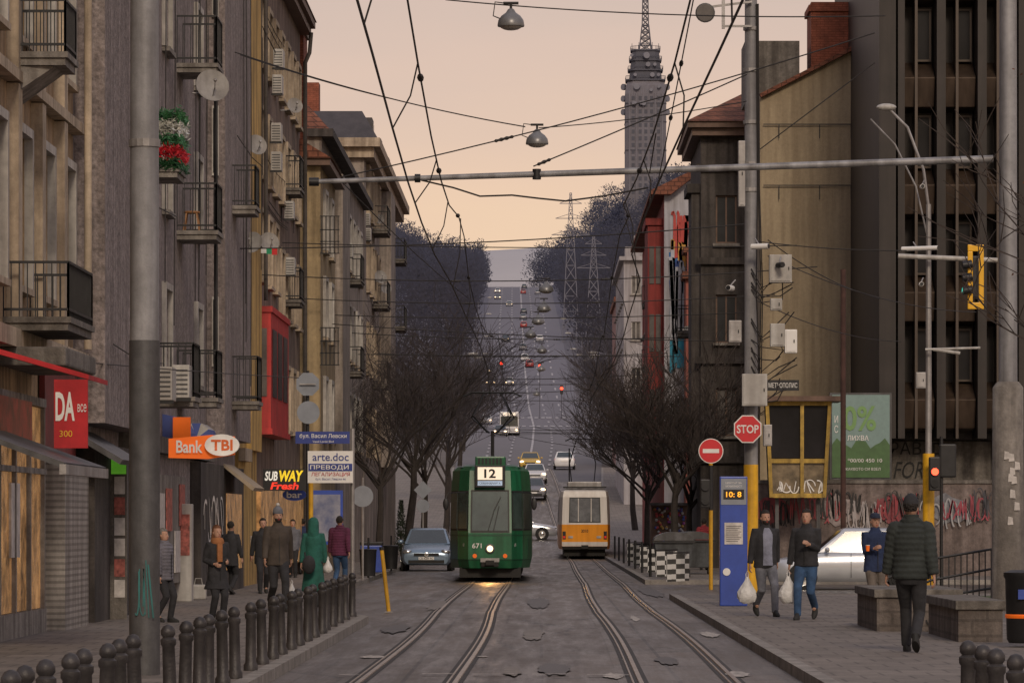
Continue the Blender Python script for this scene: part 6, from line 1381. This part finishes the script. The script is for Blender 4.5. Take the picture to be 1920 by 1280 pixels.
# ------------------------------------------------------------ world, sun, camera
SAZ,SEL=173,30
w=bpy.data.worlds.new('World'); sc.world=w; w.use_nodes=True; nt=w.node_tree; N=nt.nodes; L=nt.links
bg=N['Background']; out=N['World Output']
sky=N.new('ShaderNodeTexSky'); sky.sky_type='NISHITA'; sky.sun_disc=False; sky.sun_elevation=R(SEL); sky.sun_rotation=R(SAZ); L.new(sky.outputs[0],bg.inputs[0]); bg.inputs[1].default_value=.02
tc=N.new('ShaderNodeTexCoord'); sx=N.new('ShaderNodeSeparateXYZ'); L.new(tc.outputs['Generated'],sx.inputs[0])
nz=N.new('ShaderNodeTexNoise'); nz.inputs['Scale'].default_value=5; nz.inputs['Detail'].default_value=5; mp=N.new('ShaderNodeMapping'); mp.inputs['Scale'].default_value=(1,1,7); L.new(tc.outputs['Generated'],mp.inputs[0]); L.new(mp.outputs[0],nz.inputs[0])
ma=N.new('ShaderNodeMath'); ma.operation='MULTIPLY_ADD'; ma.inputs[1].default_value=.07; ma.inputs[2].default_value=-.035; L.new(nz.outputs[0],ma.inputs[0]); ad=N.new('ShaderNodeMath'); ad.operation='ADD'; L.new(sx.outputs[2],ad.inputs[0]); L.new(ma.outputs[0],ad.inputs[1])
rp_=N.new('ShaderNodeValToRGB'); cr=rp_.color_ramp
cols=[(0,(.80,.57,.34)),(.045,(.78,.51,.30)),(.08,(.72,.46,.30)),(.115,(.62,.41,.30)),(.15,(.52,.37,.29)),(.35,(.46,.38,.38)),(1,(.46,.45,.52))]
cr.elements[0].position=0; cr.elements[0].color=(*cols[0][1],1); cr.elements[1].position=1; cr.elements[1].color=(*cols[-1][1],1)
for p,c in cols[1:-1]: e=cr.elements.new(p); e.color=(*c,1)
L.new(ad.outputs[0],rp_.inputs[0]); bg2=N.new('ShaderNodeBackground'); L.new(rp_.outputs[0],bg2.inputs[0]); bg2.inputs[1].default_value=1.
asd=N.new('ShaderNodeAddShader'); L.new(bg.outputs[0],asd.inputs[0]); L.new(bg2.outputs[0],asd.inputs[1]); L.new(asd.outputs[0],out.inputs[0])
sl_=bpy.data.lights.new('sun','SUN'); sl_.energy=1.5; sl_.angle=R(11); sl_.color=(1,.82,.62); so=bpy.data.objects.new('sun',sl_); COL.objects.link(so)
d=V((math.sin(R(SAZ))*math.cos(R(SEL)),math.cos(R(SAZ))*math.cos(R(SEL)),math.sin(R(SEL)))); so.rotation_euler=d.to_track_quat('Z','Y').to_euler()
hl=bpy.data.lights.new('tram_headlamp','SPOT'); hl.energy=110; hl.spot_size=R(50); hl.color=(1,.5,.16); hl.shadow_soft_size=.08; ho=bpy.data.objects.new('tram_headlamp',hl); COL.objects.link(ho); ho.location=(-1.42,110.3,.92); ho.rotation_euler=(R(74),0,PI)
cd=bpy.data.cameras.new('Camera'); cam_=bpy.data.objects.new('Camera',cd); COL.objects.link(cam_); sc.camera=cam_
cam_.location=(0,0,1.7); cam_.rotation_euler=(R(90),0,0); cd.sensor_width=36; cd.lens=K/1920*36; cd.shift_x=-55/1920; cd.shift_y=335/1920; cd.clip_end=8000; cd.clip_start=.5
sc.view_settings.view_transform='Standard'; sc.view_settings.look='None'; sc.view_settings.exposure=0
